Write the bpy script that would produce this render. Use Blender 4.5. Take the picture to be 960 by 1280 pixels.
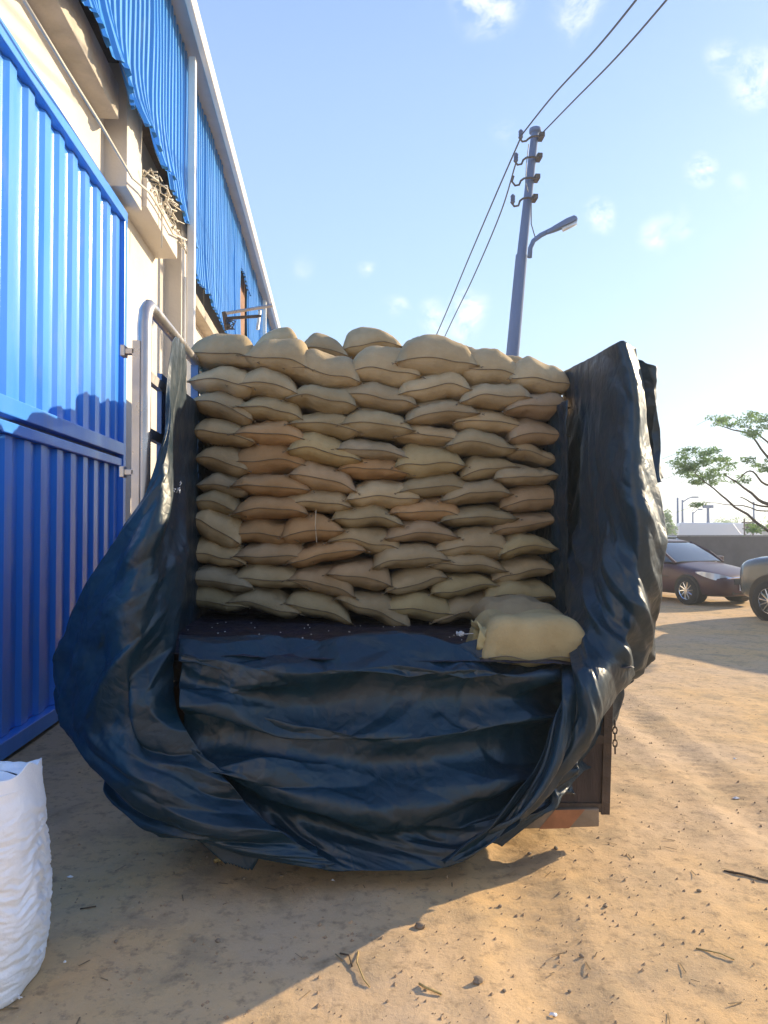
import bpy, math, random
import numpy as np
from mathutils import Vector, Matrix, Euler

for o in list(bpy.data.objects): bpy.data.objects.remove(o)
random.seed(7)
R = math.radians
scene = bpy.context.scene
COL = scene.collection

# ------------------------------------------------------------------ camera
CAM = Vector((0, 0, 1.75)); FPX = 924.0
YAW, PITCH = 4.02, 1.24
cam_data = bpy.data.cameras.new('camera'); cam = bpy.data.objects.new('camera', cam_data); COL.objects.link(cam)
cam_data.sensor_fit = 'VERTICAL'; cam_data.sensor_height = 36; cam_data.lens = FPX / 1280 * 36
cam_data.clip_start = 0.05; cam_data.clip_end = 3000
cam.location = CAM; cam.rotation_euler = (R(90 + PITCH), 0, -R(YAW))
scene.camera = cam
RM = Euler((R(90 + PITCH), 0, -R(YAW))).to_matrix()
def ray(px, py): return RM @ Vector(((px - 480) / FPX, (640 - py) / FPX, -1))
def P(px, py, Y):
    r = ray(px, py); return CAM + r * (Y / r.y)
def PXX(px, py, X):
    r = ray(px, py); return CAM + r * (X / r.x)
def PG(px, py, z=0.0):
    r = ray(px, py); return CAM + r * ((z - 1.75) / r.z)

# ------------------------------------------------------------------ world, sun, exposure
SUN_AZ, SUN_EL = 61.0, 21.0       # azimuth from +Y towards +X
world = bpy.data.worlds.new("World"); scene.world = world; world.use_nodes = True
SKYGAIN = 4.9
def build_world():
    nt = world.node_tree; N = nt.nodes; L = nt.links; N.clear()
    out = N.new('ShaderNodeOutputWorld'); bg = N.new('ShaderNodeBackground'); bg.inputs[1].default_value = 0.14
    sky = N.new('ShaderNodeTexSky'); sky.sky_type = 'NISHITA'; sky.sun_disc = False
    sky.sun_elevation = R(SUN_EL); sky.sun_rotation = R(SUN_AZ)
    sky.air_density = 1.3; sky.dust_density = 0.3; sky.ozone_density = 2.5; sky.altitude = 0
    tc = N.new('ShaderNodeTexCoord')
    sep = N.new('ShaderNodeSeparateXYZ'); L.new(tc.outputs['Generated'], sep.inputs[0])
    ramp = N.new('ShaderNodeValToRGB'); L.new(sep.outputs['Z'], ramp.inputs[0]); cr = ramp.color_ramp
    stops = [(0.0, (.92, .91, .82)), (.045, (.76, .86, .93)), (.10, (.60, .78, .98)), (.28, (.50, .70, 1.0)), (.52, (.38, .55, 1.0)), (1.0, (.09, .2, .6))]
    cr.elements[0].position = 0; cr.elements[0].color = (*stops[0][1], 1); cr.elements[1].position = 1; cr.elements[1].color = (*stops[-1][1], 1)
    for p_, c_ in stops[1:-1]: e = cr.elements.new(p_); e.color = (*c_, 1)
    gain = N.new('ShaderNodeVectorMath'); gain.operation = 'SCALE'; gain.inputs['Scale'].default_value = SKYGAIN; L.new(ramp.outputs[0], gain.inputs[0])
    blend = N.new('ShaderNodeMix'); blend.data_type = 'RGBA'; blend.inputs['Factor'].default_value = .80
    L.new(sky.outputs[0], blend.inputs['A']); L.new(gain.outputs[0], blend.inputs['B'])
    # clouds: soft wisps gathered round a few directions of the sky
    warp = N.new('ShaderNodeTexNoise'); warp.inputs['Scale'].default_value = 9; warp.inputs['Detail'].default_value = 3
    L.new(tc.outputs['Generated'], warp.inputs['Vector'])
    wsub = N.new('ShaderNodeVectorMath'); wsub.operation = 'SUBTRACT'; wsub.inputs[1].default_value = (.5, .5, .5)
    L.new(warp.outputs['Color'], wsub.inputs[0])
    wsc = N.new('ShaderNodeVectorMath'); wsc.operation = 'SCALE'; wsc.inputs['Scale'].default_value = 0.07
    L.new(wsub.outputs[0], wsc.inputs[0])
    wadd = N.new('ShaderNodeVectorMath'); wadd.operation = 'ADD'
    L.new(tc.outputs['Generated'], wadd.inputs[0]); L.new(wsc.outputs[0], wadd.inputs[1])
    spots = [(612, 2, .045, 1), (722, 12, .04, .8), (940, 92, .04, .8), (900, 75, .025, .6), (881, 224, .024, 1.1), (757, 262, .026, 1),
             (822, 288, .026, .75), (850, 284, .02, .6), (585, 398, .035, 1), (545, 400, .03, .7), (500, 386, .022, .6), (460, 335, .016, .7),
             (378, 335, .02, .35), (930, 235, .02, .4), (1100, 200, .06, .8), (-200, 100, .08, .7), (1300, 350, .05, .7), (640, 160, .03, .15)]
    last = None
    for px, py, rad, amp in spots:
        d = ray(px, py).normalized()
        dist = N.new('ShaderNodeVectorMath'); dist.operation = 'DISTANCE'; L.new(wadd.outputs[0], dist.inputs[0]); dist.inputs[1].default_value = d
        mr = N.new('ShaderNodeMapRange'); mr.interpolation_type = 'SMOOTHSTEP'
        mr.inputs['From Min'].default_value = rad; mr.inputs['From Max'].default_value = 0; mr.inputs['To Max'].default_value = amp
        L.new(dist.outputs['Value'], mr.inputs['Value'])
        if last is None: last = mr.outputs[0]
        else:
            mx = N.new('ShaderNodeMath'); mx.operation = 'MAXIMUM'; L.new(last, mx.inputs[0]); L.new(mr.outputs[0], mx.inputs[1]); last = mx.outputs[0]
    nz = N.new('ShaderNodeTexNoise'); nz.inputs['Scale'].default_value = 34; nz.inputs['Detail'].default_value = 6; nz.inputs['Roughness'].default_value = .62
    mp = N.new('ShaderNodeMapping'); mp.inputs['Scale'].default_value = (1, 1, 1.8); L.new(wadd.outputs[0], mp.inputs[0]); L.new(mp.outputs[0], nz.inputs['Vector'])
    r2 = N.new('ShaderNodeMapRange'); r2.inputs['From Min'].default_value = .38; r2.inputs['From Max'].default_value = .68
    L.new(nz.outputs['Fac'], r2.inputs['Value'])
    mul = N.new('ShaderNodeMath'); mul.operation = 'MULTIPLY'; mul.use_clamp = True; L.new(last, mul.inputs[0]); L.new(r2.outputs[0], mul.inputs[1])
    mix = N.new('ShaderNodeMix'); mix.data_type = 'RGBA'; L.new(mul.outputs[0], mix.inputs['Factor'])
    L.new(blend.outputs['Result'], mix.inputs['A']); mix.inputs['B'].default_value = (5.8, 5.75, 5.6, 1)
    L.new(mix.outputs['Result'], bg.inputs[0]); L.new(bg.outputs[0], out.inputs[0])
build_world()
sl = bpy.data.lights.new('sun', 'SUN'); sl.energy = 4.8; sl.angle = R(.6); sl.color = (1, .82, .56)
sun = bpy.data.objects.new('sun', sl); COL.objects.link(sun)
sdir = Vector((math.sin(R(SUN_AZ)) * math.cos(R(SUN_EL)), math.cos(R(SUN_AZ)) * math.cos(R(SUN_EL)), math.sin(R(SUN_EL))))
sun.rotation_euler = (-sdir).to_track_quat('-Z', 'Y').to_euler(); sun.location = (20, 15, 20)
vs = scene.view_settings; vs.view_transform = 'Standard'; vs.look = 'None'; vs.gamma = 1; vs.use_curve_mapping = False; vs.exposure = 0.86
scene.render.engine = 'CYCLES'
scene.cycles.use_denoising = True

# ------------------------------------------------------------------ numpy noise
_rng = np.random.RandomState(3)
_perm = _rng.permutation(256); _perm = np.concatenate([_perm, _perm, _perm])
_g = _rng.normal(size=(256, 3)); _g /= np.linalg.norm(_g, axis=1)[:, None]
def pn(x, y, z=0.0):
    x, y = np.broadcast_arrays(np.asarray(x, float), np.asarray(y, float)); z = np.broadcast_to(np.asarray(z, float), x.shape)
    xi, yi, zi = np.floor(x).astype(int), np.floor(y).astype(int), np.floor(z).astype(int)
    fx, fy, fz = x - xi, y - yi, z - zi
    s = lambda t: t * t * t * (t * (t * 6 - 15) + 10)
    u, v, w = s(fx), s(fy), s(fz); out = 0
    for i in (0, 1):
        for j in (0, 1):
            for k in (0, 1):
                h = _perm[(_perm[(_perm[(xi + i) & 255] + yi + j) & 255] + zi + k) & 255]
                g = _g[h]
                d = g[..., 0] * (fx - i) + g[..., 1] * (fy - j) + g[..., 2] * (fz - k)
                out = out + (u if i else 1 - u) * (v if j else 1 - v) * (w if k else 1 - w) * d
    return out * 1.6
def fbm(x, y, z=0.0, o=4, gain=.5):
    a, f, t = 1, 1, 0
    for i in range(o): t = t + a * pn(x * f, y * f, z + i * 7.3); a *= gain; f *= 2.03
    return t
def facet(x, y, seed=0):
    """piecewise-flat noise: a crumpled sheet of triangular facets"""
    u = x - y / 1.7320508; v = y * 1.1547005; iu, iv = np.floor(u).astype(int), np.floor(v).astype(int); fu, fv = u - iu, v - iv
    H = lambda a, b: _perm[(_perm[(a + seed * 7) & 255] + b + seed * 13) & 255] / 127.5 - 1
    return np.where(fu + fv < 1, H(iu, iv) * (1 - fu - fv) + H(iu + 1, iv) * fu + H(iu, iv + 1) * fv,
                    H(iu + 1, iv + 1) * (fu + fv - 1) + H(iu, iv + 1) * (1 - fu) + H(iu + 1, iv) * (1 - fv))
def ridge(x, y, z=0.0): return 1 - np.abs(pn(x, y, z)) * 2.2

# ------------------------------------------------------------------ materials
MATS = {}
def mat(name, col, rough=.7, metal=0.0, var=0.0, scale=8.0, bump=0.0, bscale=40.0, col2=None, trans=0.0, spec=.5, coat=0.0,
        objcol=False, stretch=(1, 1, 1), wear=None, coords='Object', rvar=0.0, detail=5, alpha=1.0, emit=None):
    if name in MATS: return MATS[name]
    m = bpy.data.materials.new(name); m.use_nodes = True; nt = m.node_tree; N = nt.nodes; L = nt.links
    b = N['Principled BSDF']
    b.inputs['Roughness'].default_value = rough; b.inputs['Metallic'].default_value = metal
    b.inputs['Specular IOR Level'].default_value = spec; b.inputs['Coat Weight'].default_value = coat
    if trans: b.inputs['Transmission Weight'].default_value = trans
    tc = N.new('ShaderNodeTexCoord'); mp = N.new('ShaderNodeMapping'); mp.inputs['Scale'].default_value = stretch
    L.new(tc.outputs[coords], mp.inputs[0])
    c4 = (*col, 1)
    src = None
    if objcol:
        oi = N.new('ShaderNodeObjectInfo'); src = oi.outputs['Color']
    if var or col2:
        nz = N.new('ShaderNodeTexNoise'); nz.inputs['Scale'].default_value = scale; nz.inputs['Detail'].default_value = detail; nz.inputs['Roughness'].default_value = .6
        L.new(mp.outputs[0], nz.inputs['Vector'])
        mx = N.new('ShaderNodeMix'); mx.data_type = 'RGBA'
        rr = N.new('ShaderNodeMapRange'); rr.inputs['From Min'].default_value = .32; rr.inputs['From Max'].default_value = .68; L.new(nz.outputs['Fac'], rr.inputs['Value'])
        L.new(rr.outputs[0], mx.inputs['Factor'])
        if objcol:
            h1 = N.new('ShaderNodeMix'); h1.data_type = 'RGBA'; h1.blend_type = 'MULTIPLY'; h1.inputs['Factor'].default_value = 1
            L.new(src, h1.inputs['A']); v = 1 - var; h1.inputs['B'].default_value = (v, v * .97, v * .9, 1)
            L.new(src, mx.inputs['A']); L.new(h1.outputs['Result'], mx.inputs['B'])
        else:
            mx.inputs['A'].default_value = c4
            mx.inputs['B'].default_value = (*(col2 or [c * (1 - var) for c in col]), 1)
        src = mx.outputs['Result']
    if wear:
        wc, wscale, lo, hi = wear
        nw = N.new('ShaderNodeTexNoise'); nw.inputs['Scale'].default_value = wscale; nw.inputs['Detail'].default_value = 8; nw.inputs['Roughness'].default_value = .65
        L.new(mp.outputs[0], nw.inputs['Vector'])
        rw = N.new('ShaderNodeMapRange'); rw.inputs['From Min'].default_value = lo; rw.inputs['From Max'].default_value = hi; L.new(nw.outputs['Fac'], rw.inputs['Value'])
        mw = N.new('ShaderNodeMix'); mw.data_type = 'RGBA'; L.new(rw.outputs[0], mw.inputs['Factor'])
        if src: L.new(src, mw.inputs['A'])
        else: mw.inputs['A'].default_value = c4
        mw.inputs['B'].default_value = (*wc, 1); src = mw.outputs['Result']
    if src: L.new(src, b.inputs['Base Color'])
    else: b.inputs['Base Color'].default_value = c4
    if rvar:
        nr = N.new('ShaderNodeTexNoise'); nr.inputs['Scale'].default_value = scale * 1.7; nr.inputs['Detail'].default_value = 6; L.new(mp.outputs[0], nr.inputs['Vector'])
        r3 = N.new('ShaderNodeMapRange'); r3.inputs['From Min'].default_value = .3; r3.inputs['From Max'].default_value = .7
        r3.inputs['To Min'].default_value = max(.03, rough - rvar); r3.inputs['To Max'].default_value = min(1, rough + rvar)
        L.new(nr.outputs['Fac'], r3.inputs['Value']); L.new(r3.outputs[0], b.inputs['Roughness'])
    if bump:
        nb = N.new('ShaderNodeTexNoise'); nb.inputs['Scale'].default_value = bscale; nb.inputs['Detail'].default_value = 5; L.new(mp.outputs[0], nb.inputs['Vector'])
        bp = N.new('ShaderNodeBump'); bp.inputs['Strength'].default_value = min(1, bump); bp.inputs['Distance'].default_value = .01 * max(1, bump)
        L.new(nb.outputs['Fac'], bp.inputs['Height']); L.new(bp.outputs[0], b.inputs['Normal'])
    MATS[name] = m; return m

SACK = mat('woven_sack', (.4, .31, .17), .88, var=.22, scale=5, bump=.35, bscale=70, objcol=True, spec=.25, wear=((.16, .115, .06), 2.2, .62, .85))
SEAM = mat('sack_thread', (.22, .165, .095), .9, var=.3, scale=30)
TARP = mat('black_plastic_sheet', (.003, .026, .046), .42, var=.4, scale=3.5, bump=.3, bscale=14, rvar=.10, spec=.5, wear=((.03, .04, .055), 5, .60, .9), coords='Object')
TARPIN = mat('dusty_plastic_liner', (.014, .014, .03), .5, var=.4, scale=4, bump=.5, bscale=30, rvar=.12, wear=((.06, .05, .05), 9, .6, .85))
GATE = mat('gate_paint', (.045, .28, .86), .36, var=.16, scale=1.2, rvar=.08, stretch=(1, 1, .25), wear=((.24, .36, .55), 3.2, .57, .92), bump=.3, bscale=6, coat=.2)
CLAD = mat('cladding_blue', (.06, .33, .80), .33, var=.25, scale=1.6, rvar=.1, stretch=(1, 3, .3), wear=((.32, .45, .58), 2.4, .62, .78), coat=.2)
CREAM = mat('cream_render', (.68, .62, .54), .85, var=.13, scale=1.3, bump=.35, bscale=25, wear=((.44, .38, .31), 1.7, .60, .85))
CONC = mat('weathered_concrete', (.52, .46, .38), .9, var=.3, scale=3, bump=.6, bscale=30)
WHITE = mat('white_paint', (.78, .77, .74), .45, var=.12, scale=3)
GUTTER = mat('gutter_grey', (.48, .50, .54), .45, var=.15, scale=2)
BROWN = mat('brown_board', (.30, .15, .08), .8, var=.4, scale=3)
STEEL = mat('pale_steel', (.50, .47, .45), .35, metal=.7, var=.2, scale=5, rvar=.12)
RACKBLUE = mat('rack_paint_blue', (.10, .24, .50), .4, var=.3, scale=6, wear=((.32, .30, .30), 7, .58, .8))
WOOD = mat('dark_timber', (.075, .05, .038), .8, var=.5, scale=3, stretch=(6, 1, 1), bump=.6, bscale=18, wear=((.17, .11, .08), 5, .58, .85))
BUMPER = mat('worn_bumper_paint', (.30, .22, .14), .6, var=.5, scale=5, bump=.4, bscale=20)
REFL = mat('orange_reflector_paint', (.42, .17, .07), .5, var=.4, scale=9)
IRON = mat('rusty_iron', (.12, .085, .06), .7, metal=.4, var=.5, scale=12, bump=.5, bscale=60)
RUBBER = mat('tyre_rubber', (.018, .018, .019), .85, var=.3, scale=9)
POLEC = mat('pole_concrete_hazed', (.12, .18, .32), .85, var=.25, scale=2, stretch=(2, 2, .4))  # concrete tinted blue: the haze is put into the base colour
CABLE = mat('cable_black', (.03, .035, .05), .6)
CABLEW = mat('cable_pale', (.62, .57, .48), .6)
BAG = mat('white_woven_bag', (.90, .91, .93), .42, var=.10, scale=4, bump=.25, bscale=90, spec=.4)
STRAW = mat('dry_straw', (.50, .36, .14), .8, var=.4, scale=40)
STONE = mat('stone', (.30, .22, .14), .9, var=.4, scale=20, bump=.5, bscale=50)
SCRAP = mat('white_scrap', (.75, .73, .7), .7)
LEAFD = mat('dry_leaf', (.12, .08, .045), .9, var=.4, scale=30)
LEAF = mat('tree_leaf', (.12, .20, .11), .6, var=.4, scale=3, col2=(.20, .28, .13))
BARK = mat('tree_bark', (.13, .10, .08), .9, var=.4, scale=8, bump=.6, bscale=30)
GLASS = mat('car_glass', (.05, .07, .08), .06, spec=.8, coat=.4, var=.5, scale=1.5)
CHROME = mat('chrome', (.75, .75, .76), .18, metal=1)
LAMPG = mat('headlight_glass', (.55, .60, .66), .12, spec=.8, metal=.3, coat=.5)
PLUM = mat('dark_plum_car_paint', (.055, .012, .022), .42, coat=.15, var=.2, scale=2)
SUVG = mat('dark_grey_green_car_paint', (.055, .075, .085), .25, coat=.7, var=.2, scale=2)
DARKP = mat('black_plastic_trim', (.02, .02, .02), .6)
RED = mat('tail_light_red', (.25, .03, .03), .2, coat=.5)
PLATE = mat('plate_white', (.75, .76, .78), .4)

def crumple(m, sc=(4.5, 15), st=.38, dist=.025):
    nt = m.node_tree; N = nt.nodes; L = nt.links; b = N['Principled BSDF']
    tc = N.new('ShaderNodeTexCoord'); nz = N.new('ShaderNodeTexNoise'); nz.inputs['Scale'].default_value = 3; nz.inputs['Detail'].default_value = 2; L.new(tc.outputs['Object'], nz.inputs['Vector'])
    ad = N.new('ShaderNodeVectorMath'); ad.operation = 'MULTIPLY_ADD'; ad.inputs[1].default_value = (.35, .35, .35); L.new(nz.outputs['Color'], ad.inputs[0]); L.new(tc.outputs['Object'], ad.inputs[2])
    acc = None
    for k, s_ in enumerate(sc):
        v = N.new('ShaderNodeTexVoronoi'); v.feature = 'DISTANCE_TO_EDGE'; v.inputs['Scale'].default_value = s_; v.inputs['Randomness'].default_value = 1; L.new(ad.outputs[0], v.inputs['Vector'])
        q = N.new('ShaderNodeMath'); q.operation = 'MULTIPLY'; q.inputs[1].default_value = 1 / (k * 1.6 + 1); L.new(v.outputs['Distance'], q.inputs[0])
        if acc is None: acc = q.outputs[0]
        else:
            a = N.new('ShaderNodeMath'); L.new(acc, a.inputs[0]); L.new(q.outputs[0], a.inputs[1]); acc = a.outputs[0]
    bp = N.new('ShaderNodeBump'); bp.inputs['Strength'].default_value = st; bp.inputs['Distance'].default_value = dist
    L.new(acc, bp.inputs['Height'])
    if b.inputs['Normal'].links: L.new(b.inputs['Normal'].links[0].from_socket, bp.inputs['Normal'])
    L.new(bp.outputs[0], b.inputs['Normal'])
crumple(TARP); crumple(TARPIN)
# ground material with colour patches
def ground_mat():
    m = bpy.data.materials.new('sandy_ground'); m.use_nodes = True; nt = m.node_tree; N = nt.nodes; L = nt.links
    b = N['Principled BSDF']; b.inputs['Roughness'].default_value = .95; b.inputs['Specular IOR Level'].default_value = .15
    tc = N.new('ShaderNodeTexCoord')
    def noise(s, d=6, r=.6):
        n = N.new('ShaderNodeTexNoise'); n.inputs['Scale'].default_value = s; n.inputs['Detail'].default_value = d; n.inputs['Roughness'].default_value = r
        L.new(tc.outputs['Object'], n.inputs['Vector']); return n.outputs['Fac']
    def rng(v, a, c, lo=0, hi=1):
        r = N.new('ShaderNodeMapRange'); r.inputs['From Min'].default_value = a; r.inputs['From Max'].default_value = c; r.inputs['To Min'].default_value = lo; r.inputs['To Max'].default_value = hi
        L.new(v, r.inputs['Value']); return r.outputs[0]
    def mix(f, a, c):
        x = N.new('ShaderNodeMix'); x.data_type = 'RGBA'; L.new(f, x.inputs['Factor'])
        for s, v in (('A', a), ('B', c)):
            if isinstance(v, tuple): x.inputs[s].default_value = (*v, 1)
            else: L.new(v, x.inputs[s])
        return x.outputs['Result']
    base = mix(rng(noise(.55), .38, .62), (.64, .415, .195), (.56, .40, .245))
    c2 = mix(rng(noise(2.6), .5, .72), base, (.38, .28, .165))
    c3 = mix(rng(noise(14, 8, .7), .52, .75), c2, (.24, .17, .10))
    c4 = mix(rng(noise(60, 4, .7), .62, .75), c3, (.62, .47, .30))
    L.new(c4, b.inputs['Base Color'])
    bp = N.new('ShaderNodeBump'); bp.inputs['Distance'].default_value = .02; bp.inputs['Strength'].default_value = .32
    bh = N.new('ShaderNodeMath'); bh.operation = 'ADD'; L.new(noise(45, 8, .7), bh.inputs[0]); L.new(noise(16, 8, .75), bh.inputs[1])
    L.new(bh.outputs[0], bp.inputs['Height']); L.new(bp.outputs[0], b.inputs['Normal'])
    return m
GROUND = ground_mat()
def translucent(m, f, col):
    nt = m.node_tree; b = nt.nodes['Principled BSDF']; o = nt.nodes['Material Output']; tr = nt.nodes.new('ShaderNodeBsdfTranslucent'); tr.inputs[0].default_value = (*col, 1)
    mx = nt.nodes.new('ShaderNodeMixShader'); mx.inputs[0].default_value = f; nt.links.new(b.outputs[0], mx.inputs[1]); nt.links.new(tr.outputs[0], mx.inputs[2]); nt.links.new(mx.outputs[0], o.inputs[0])
translucent(LEAF, .5, (.22, .36, .12))

# ------------------------------------------------------------------ mesh helpers
class MB:
    def __init__(s): s.v = []; s.f = []
    def add(s, vs_, fs):
        n = len(s.v); s.v += [tuple(v) for v in vs_]; s.f += [tuple(i + n for i in f) for f in fs]; return s
    def box(s, c, size, rot=None):
        h = Vector(size) / 2; vs_ = []
        for x in (-1, 1):
            for y in (-1, 1):
                for z in (-1, 1):
                    p = Vector((x * h.x, y * h.y, z * h.z))
                    if rot is not None: p = rot @ p
                    vs_.append(p + Vector(c))
        return s.add(vs_, [(0, 1, 3, 2), (4, 6, 7, 5), (0, 4, 5, 1), (2, 3, 7, 6), (0, 2, 6, 4), (1, 5, 7, 3)])
    def box2(s, a, b): return s.box((Vector(a) + Vector(b)) / 2, [abs(b[i] - a[i]) for i in range(3)])
    def tube(s, pts, r, n=8, caps=True):
        pts = [Vector(p) for p in pts]; rs = r if isinstance(r, (list, tuple)) else [r] * len(pts)
        rings = []; up = Vector((0.123, .31, 1)).normalized()
        t0 = (pts[1] - pts[0]).normalized(); a = t0.cross(up)
        if a.length < .1: a = t0.cross(Vector((1, 0, 0)))
        a.normalize()
        for i, p in enumerate(pts):
            t = (pts[min(i + 1, len(pts) - 1)] - pts[max(i - 1, 0)]).normalized()
            a = (a - t * a.dot(t)).normalized(); b = t.cross(a)
            rings.append([p + (a * math.cos(2 * math.pi * k / n) + b * math.sin(2 * math.pi * k / n)) * rs[i] for k in range(n)])
        vs_ = [q for rg in rings for q in rg]; fs = []
        for i in range(len(pts) - 1):
            for k in range(n): fs.append((i * n + k, i * n + (k + 1) % n, (i + 1) * n + (k + 1) % n, (i + 1) * n + k))
        if caps: fs.append(tuple(range(n))[::-1]); fs.append(tuple((len(pts) - 1) * n + k for k in range(n)))
        return s.add(vs_, fs)
    def loft(s, rings, close=True, caps=True):
        n = len(rings[0]); vs_ = [q for rg in rings for q in rg]; fs = []
        for i in range(len(rings) - 1):
            for k in range(n if close else n - 1): fs.append((i * n + k, i * n + (k + 1) % n, (i + 1) * n + (k + 1) % n, (i + 1) * n + k))
        if caps: fs.append(tuple(range(n))[::-1]); fs.append(tuple((len(rings) - 1) * n + k for k in range(n)))
        return s.add(vs_, fs)
    def grid(s, A):
        nu, nv = A.shape[:2]; idx = np.arange(nu * nv).reshape(nu, nv)
        q = np.stack([idx[:-1, :-1], idx[1:, :-1], idx[1:, 1:], idx[:-1, 1:]], -1).reshape(-1, 4)
        return s.add(A.reshape(-1, 3).tolist(), q.tolist())

def wloc(o):
    v = Vector((0, 0, 0))
    while o is not None: v += o.location; o = o.parent
    return v
def obj(name, mb, m, parent=None, loc=None, local=False, smooth=False, bevel=0, subsurf=0, solid=0, angle=None):
    """link a mesh object; vertices given in world space unless local"""
    me = bpy.data.meshes.new(name)
    o = bpy.data.objects.new(name, me); COL.objects.link(o)
    if parent is not None: o.parent = parent
    if loc is not None: o.location = Vector(loc) - (wloc(parent) if (parent is not None and not local) else Vector((0, 0, 0)))
    off = Vector((0, 0, 0)) if local else wloc(o)
    me.from_pydata([(x - off.x, y - off.y, z - off.z) for x, y, z in mb.v], [], mb.f); me.update()
    if smooth: me.polygons.foreach_set('use_smooth', [True] * len(me.polygons))
    if angle is not None:
        me.polygons.foreach_set('use_smooth', [True] * len(me.polygons)); me.set_sharp_from_angle(angle=R(angle))
    me.materials.append(m)
    if bevel:
        b = o.modifiers.new('bevel', 'BEVEL'); b.width = bevel; b.segments = 2; b.limit_method = 'ANGLE'; b.angle_limit = R(40)
    if subsurf:
        b = o.modifiers.new('subsurf', 'SUBSURF'); b.levels = b.render_levels = subsurf
    if solid:
        b = o.modifiers.new('solid', 'SOLIDIFY'); b.thickness = solid; b.offset = 0
    return o
def tag(o, label=None, cat=None, group=None, kind=None):
    if label: o['label'] = label
    if cat: o['category'] = cat
    if group: o['group'] = group
    if kind: o['kind'] = kind
    return o
def thing(name, label, cat, loc=(0, 0, 0), rz=0, group=None):
    o = bpy.data.objects.new(name, None); COL.objects.link(o); o.location = loc; o.rotation_euler = (0, 0, rz); o.empty_display_size = .2
    return tag(o, label, cat, group)
def plain(name): return name
def crom(A, n, axis):
    """Catmull-Rom upsample a control array along an axis"""
    A = np.moveaxis(np.asarray(A, float), axis, 0); k = len(A)
    Pd = np.concatenate([[2 * A[0] - A[1]], A, [2 * A[-1] - A[-2]]]); t = np.linspace(0, k - 1 - 1e-9, n); i = t.astype(int); f = (t - i).reshape(-1, *[1] * (A.ndim - 1))
    p0, p1, p2, p3 = Pd[i], Pd[i + 1], Pd[i + 2], Pd[i + 3]
    o = .5 * (2 * p1 + (p2 - p0) * f + (2 * p0 - 5 * p1 + 4 * p2 - p3) * f ** 2 + (3 * p1 - p0 - 3 * p2 + p3) * f ** 3)
    return np.moveaxis(o, 0, axis)

# ================================================================== THE SETTING
def warp_axis(lo, hi, dense_lo, dense_hi, n_dense, n_out):
    d = np.linspace(dense_lo, dense_hi, n_dense)
    a = dense_lo - np.geomspace(.05, dense_lo - lo, n_out)[::-1]; b = dense_hi + np.geomspace(.05, hi - dense_hi, n_out)
    return np.concatenate([a, d, b])
def ground_h(X, Y):
    near = np.clip(1.3 - np.hypot(X, Y - 3) / 14, 0, 1)
    h = .013 * fbm(X * .9, Y * .9, 1.3, 4) + .005 * fbm(X * 5, Y * 5, 4.1, 4, .6) * near + .0035 * np.clip(fbm(X * 14, Y * 14, 2.1, 3, .7), -.1, 1) * near
    # wheel ruts curving past the right-hand side
    for x0, k in ((.75, .10), (2.35, .10)):
        d = X - (x0 + k * (Y - 2)); h = h - .017 * np.exp(-(d / .14) ** 2) * near + .006 * np.exp(-((np.abs(d) - .24) / .07) ** 2) * near
        tread = np.exp(-(d / .12) ** 2) * (np.sin(Y * 55 + np.abs(d) * 40) > .3); h = h - .006 * tread * near * (pn(X * .7, Y * .7, 9) > -.1)
    return h
def build_ground():
    xs = warp_axis(-400, 400, -2.8, 6.2, 300, 40); ys = warp_axis(-60, 900, 1.6, 9.5, 300, 46)
    X, Y = np.meshgrid(xs, ys, indexing='ij')
    mb = MB().grid(np.stack([X, Y, ground_h(X, Y)], -1))
    tag(obj('ground', mb, GROUND, smooth=True), kind='structure', label='sandy yard ground with ruts, pebbles and scattered litter')
build_ground()

# ------------------------------------------------------------------ warehouse
WX = -2.54
def corr(mb, X, y0, y1, z0, z1, pitch, depth, flare=0.0, flare_h=.8, ragged=0.0, seed=0, nz=10, trap=True, lean=0.0):
    rng_ = random.Random(seed); prof = []
    y = y0
    while y < y1 - 1e-6:
        if trap:
            for f, d in ((0, 0), (.40, 0), (.52, 1), (.88, 1)):
                if y + f * pitch <= y1: prof.append((y + f * pitch, d))
        else:
            for f in (0, .125, .25, .375, .5, .625, .75, .875): prof.append((y + f * pitch, .5 - .5 * math.cos(2 * math.pi * f)))
        y += pitch
    prof.append((y1, 0))
    A = np.zeros((len(prof), nz + 1, 3))
    for i, (yy, d) in enumerate(prof):
        zb = z0 + ragged * float(pn(yy * 2.1, seed * 3.3, .5))
        for j in range(nz + 1):
            t = (j / nz) ** 1.6 if flare else j / nz; z = zb + (z1 - zb) * t
            fl = flare * max(0, 1 - (z - zb) / flare_h) ** 2 * (1 + .6 * float(pn(yy * 1.3, z, seed)))
            wob = .026 * float(pn(yy * 1.1, z * .8, seed + .5)) * (0 if pitch > .3 else 1)
            A[i, j] = (X + d * depth + fl + wob + lean * (yy - y0), yy, z)
    mb.grid(A); return mb

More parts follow.
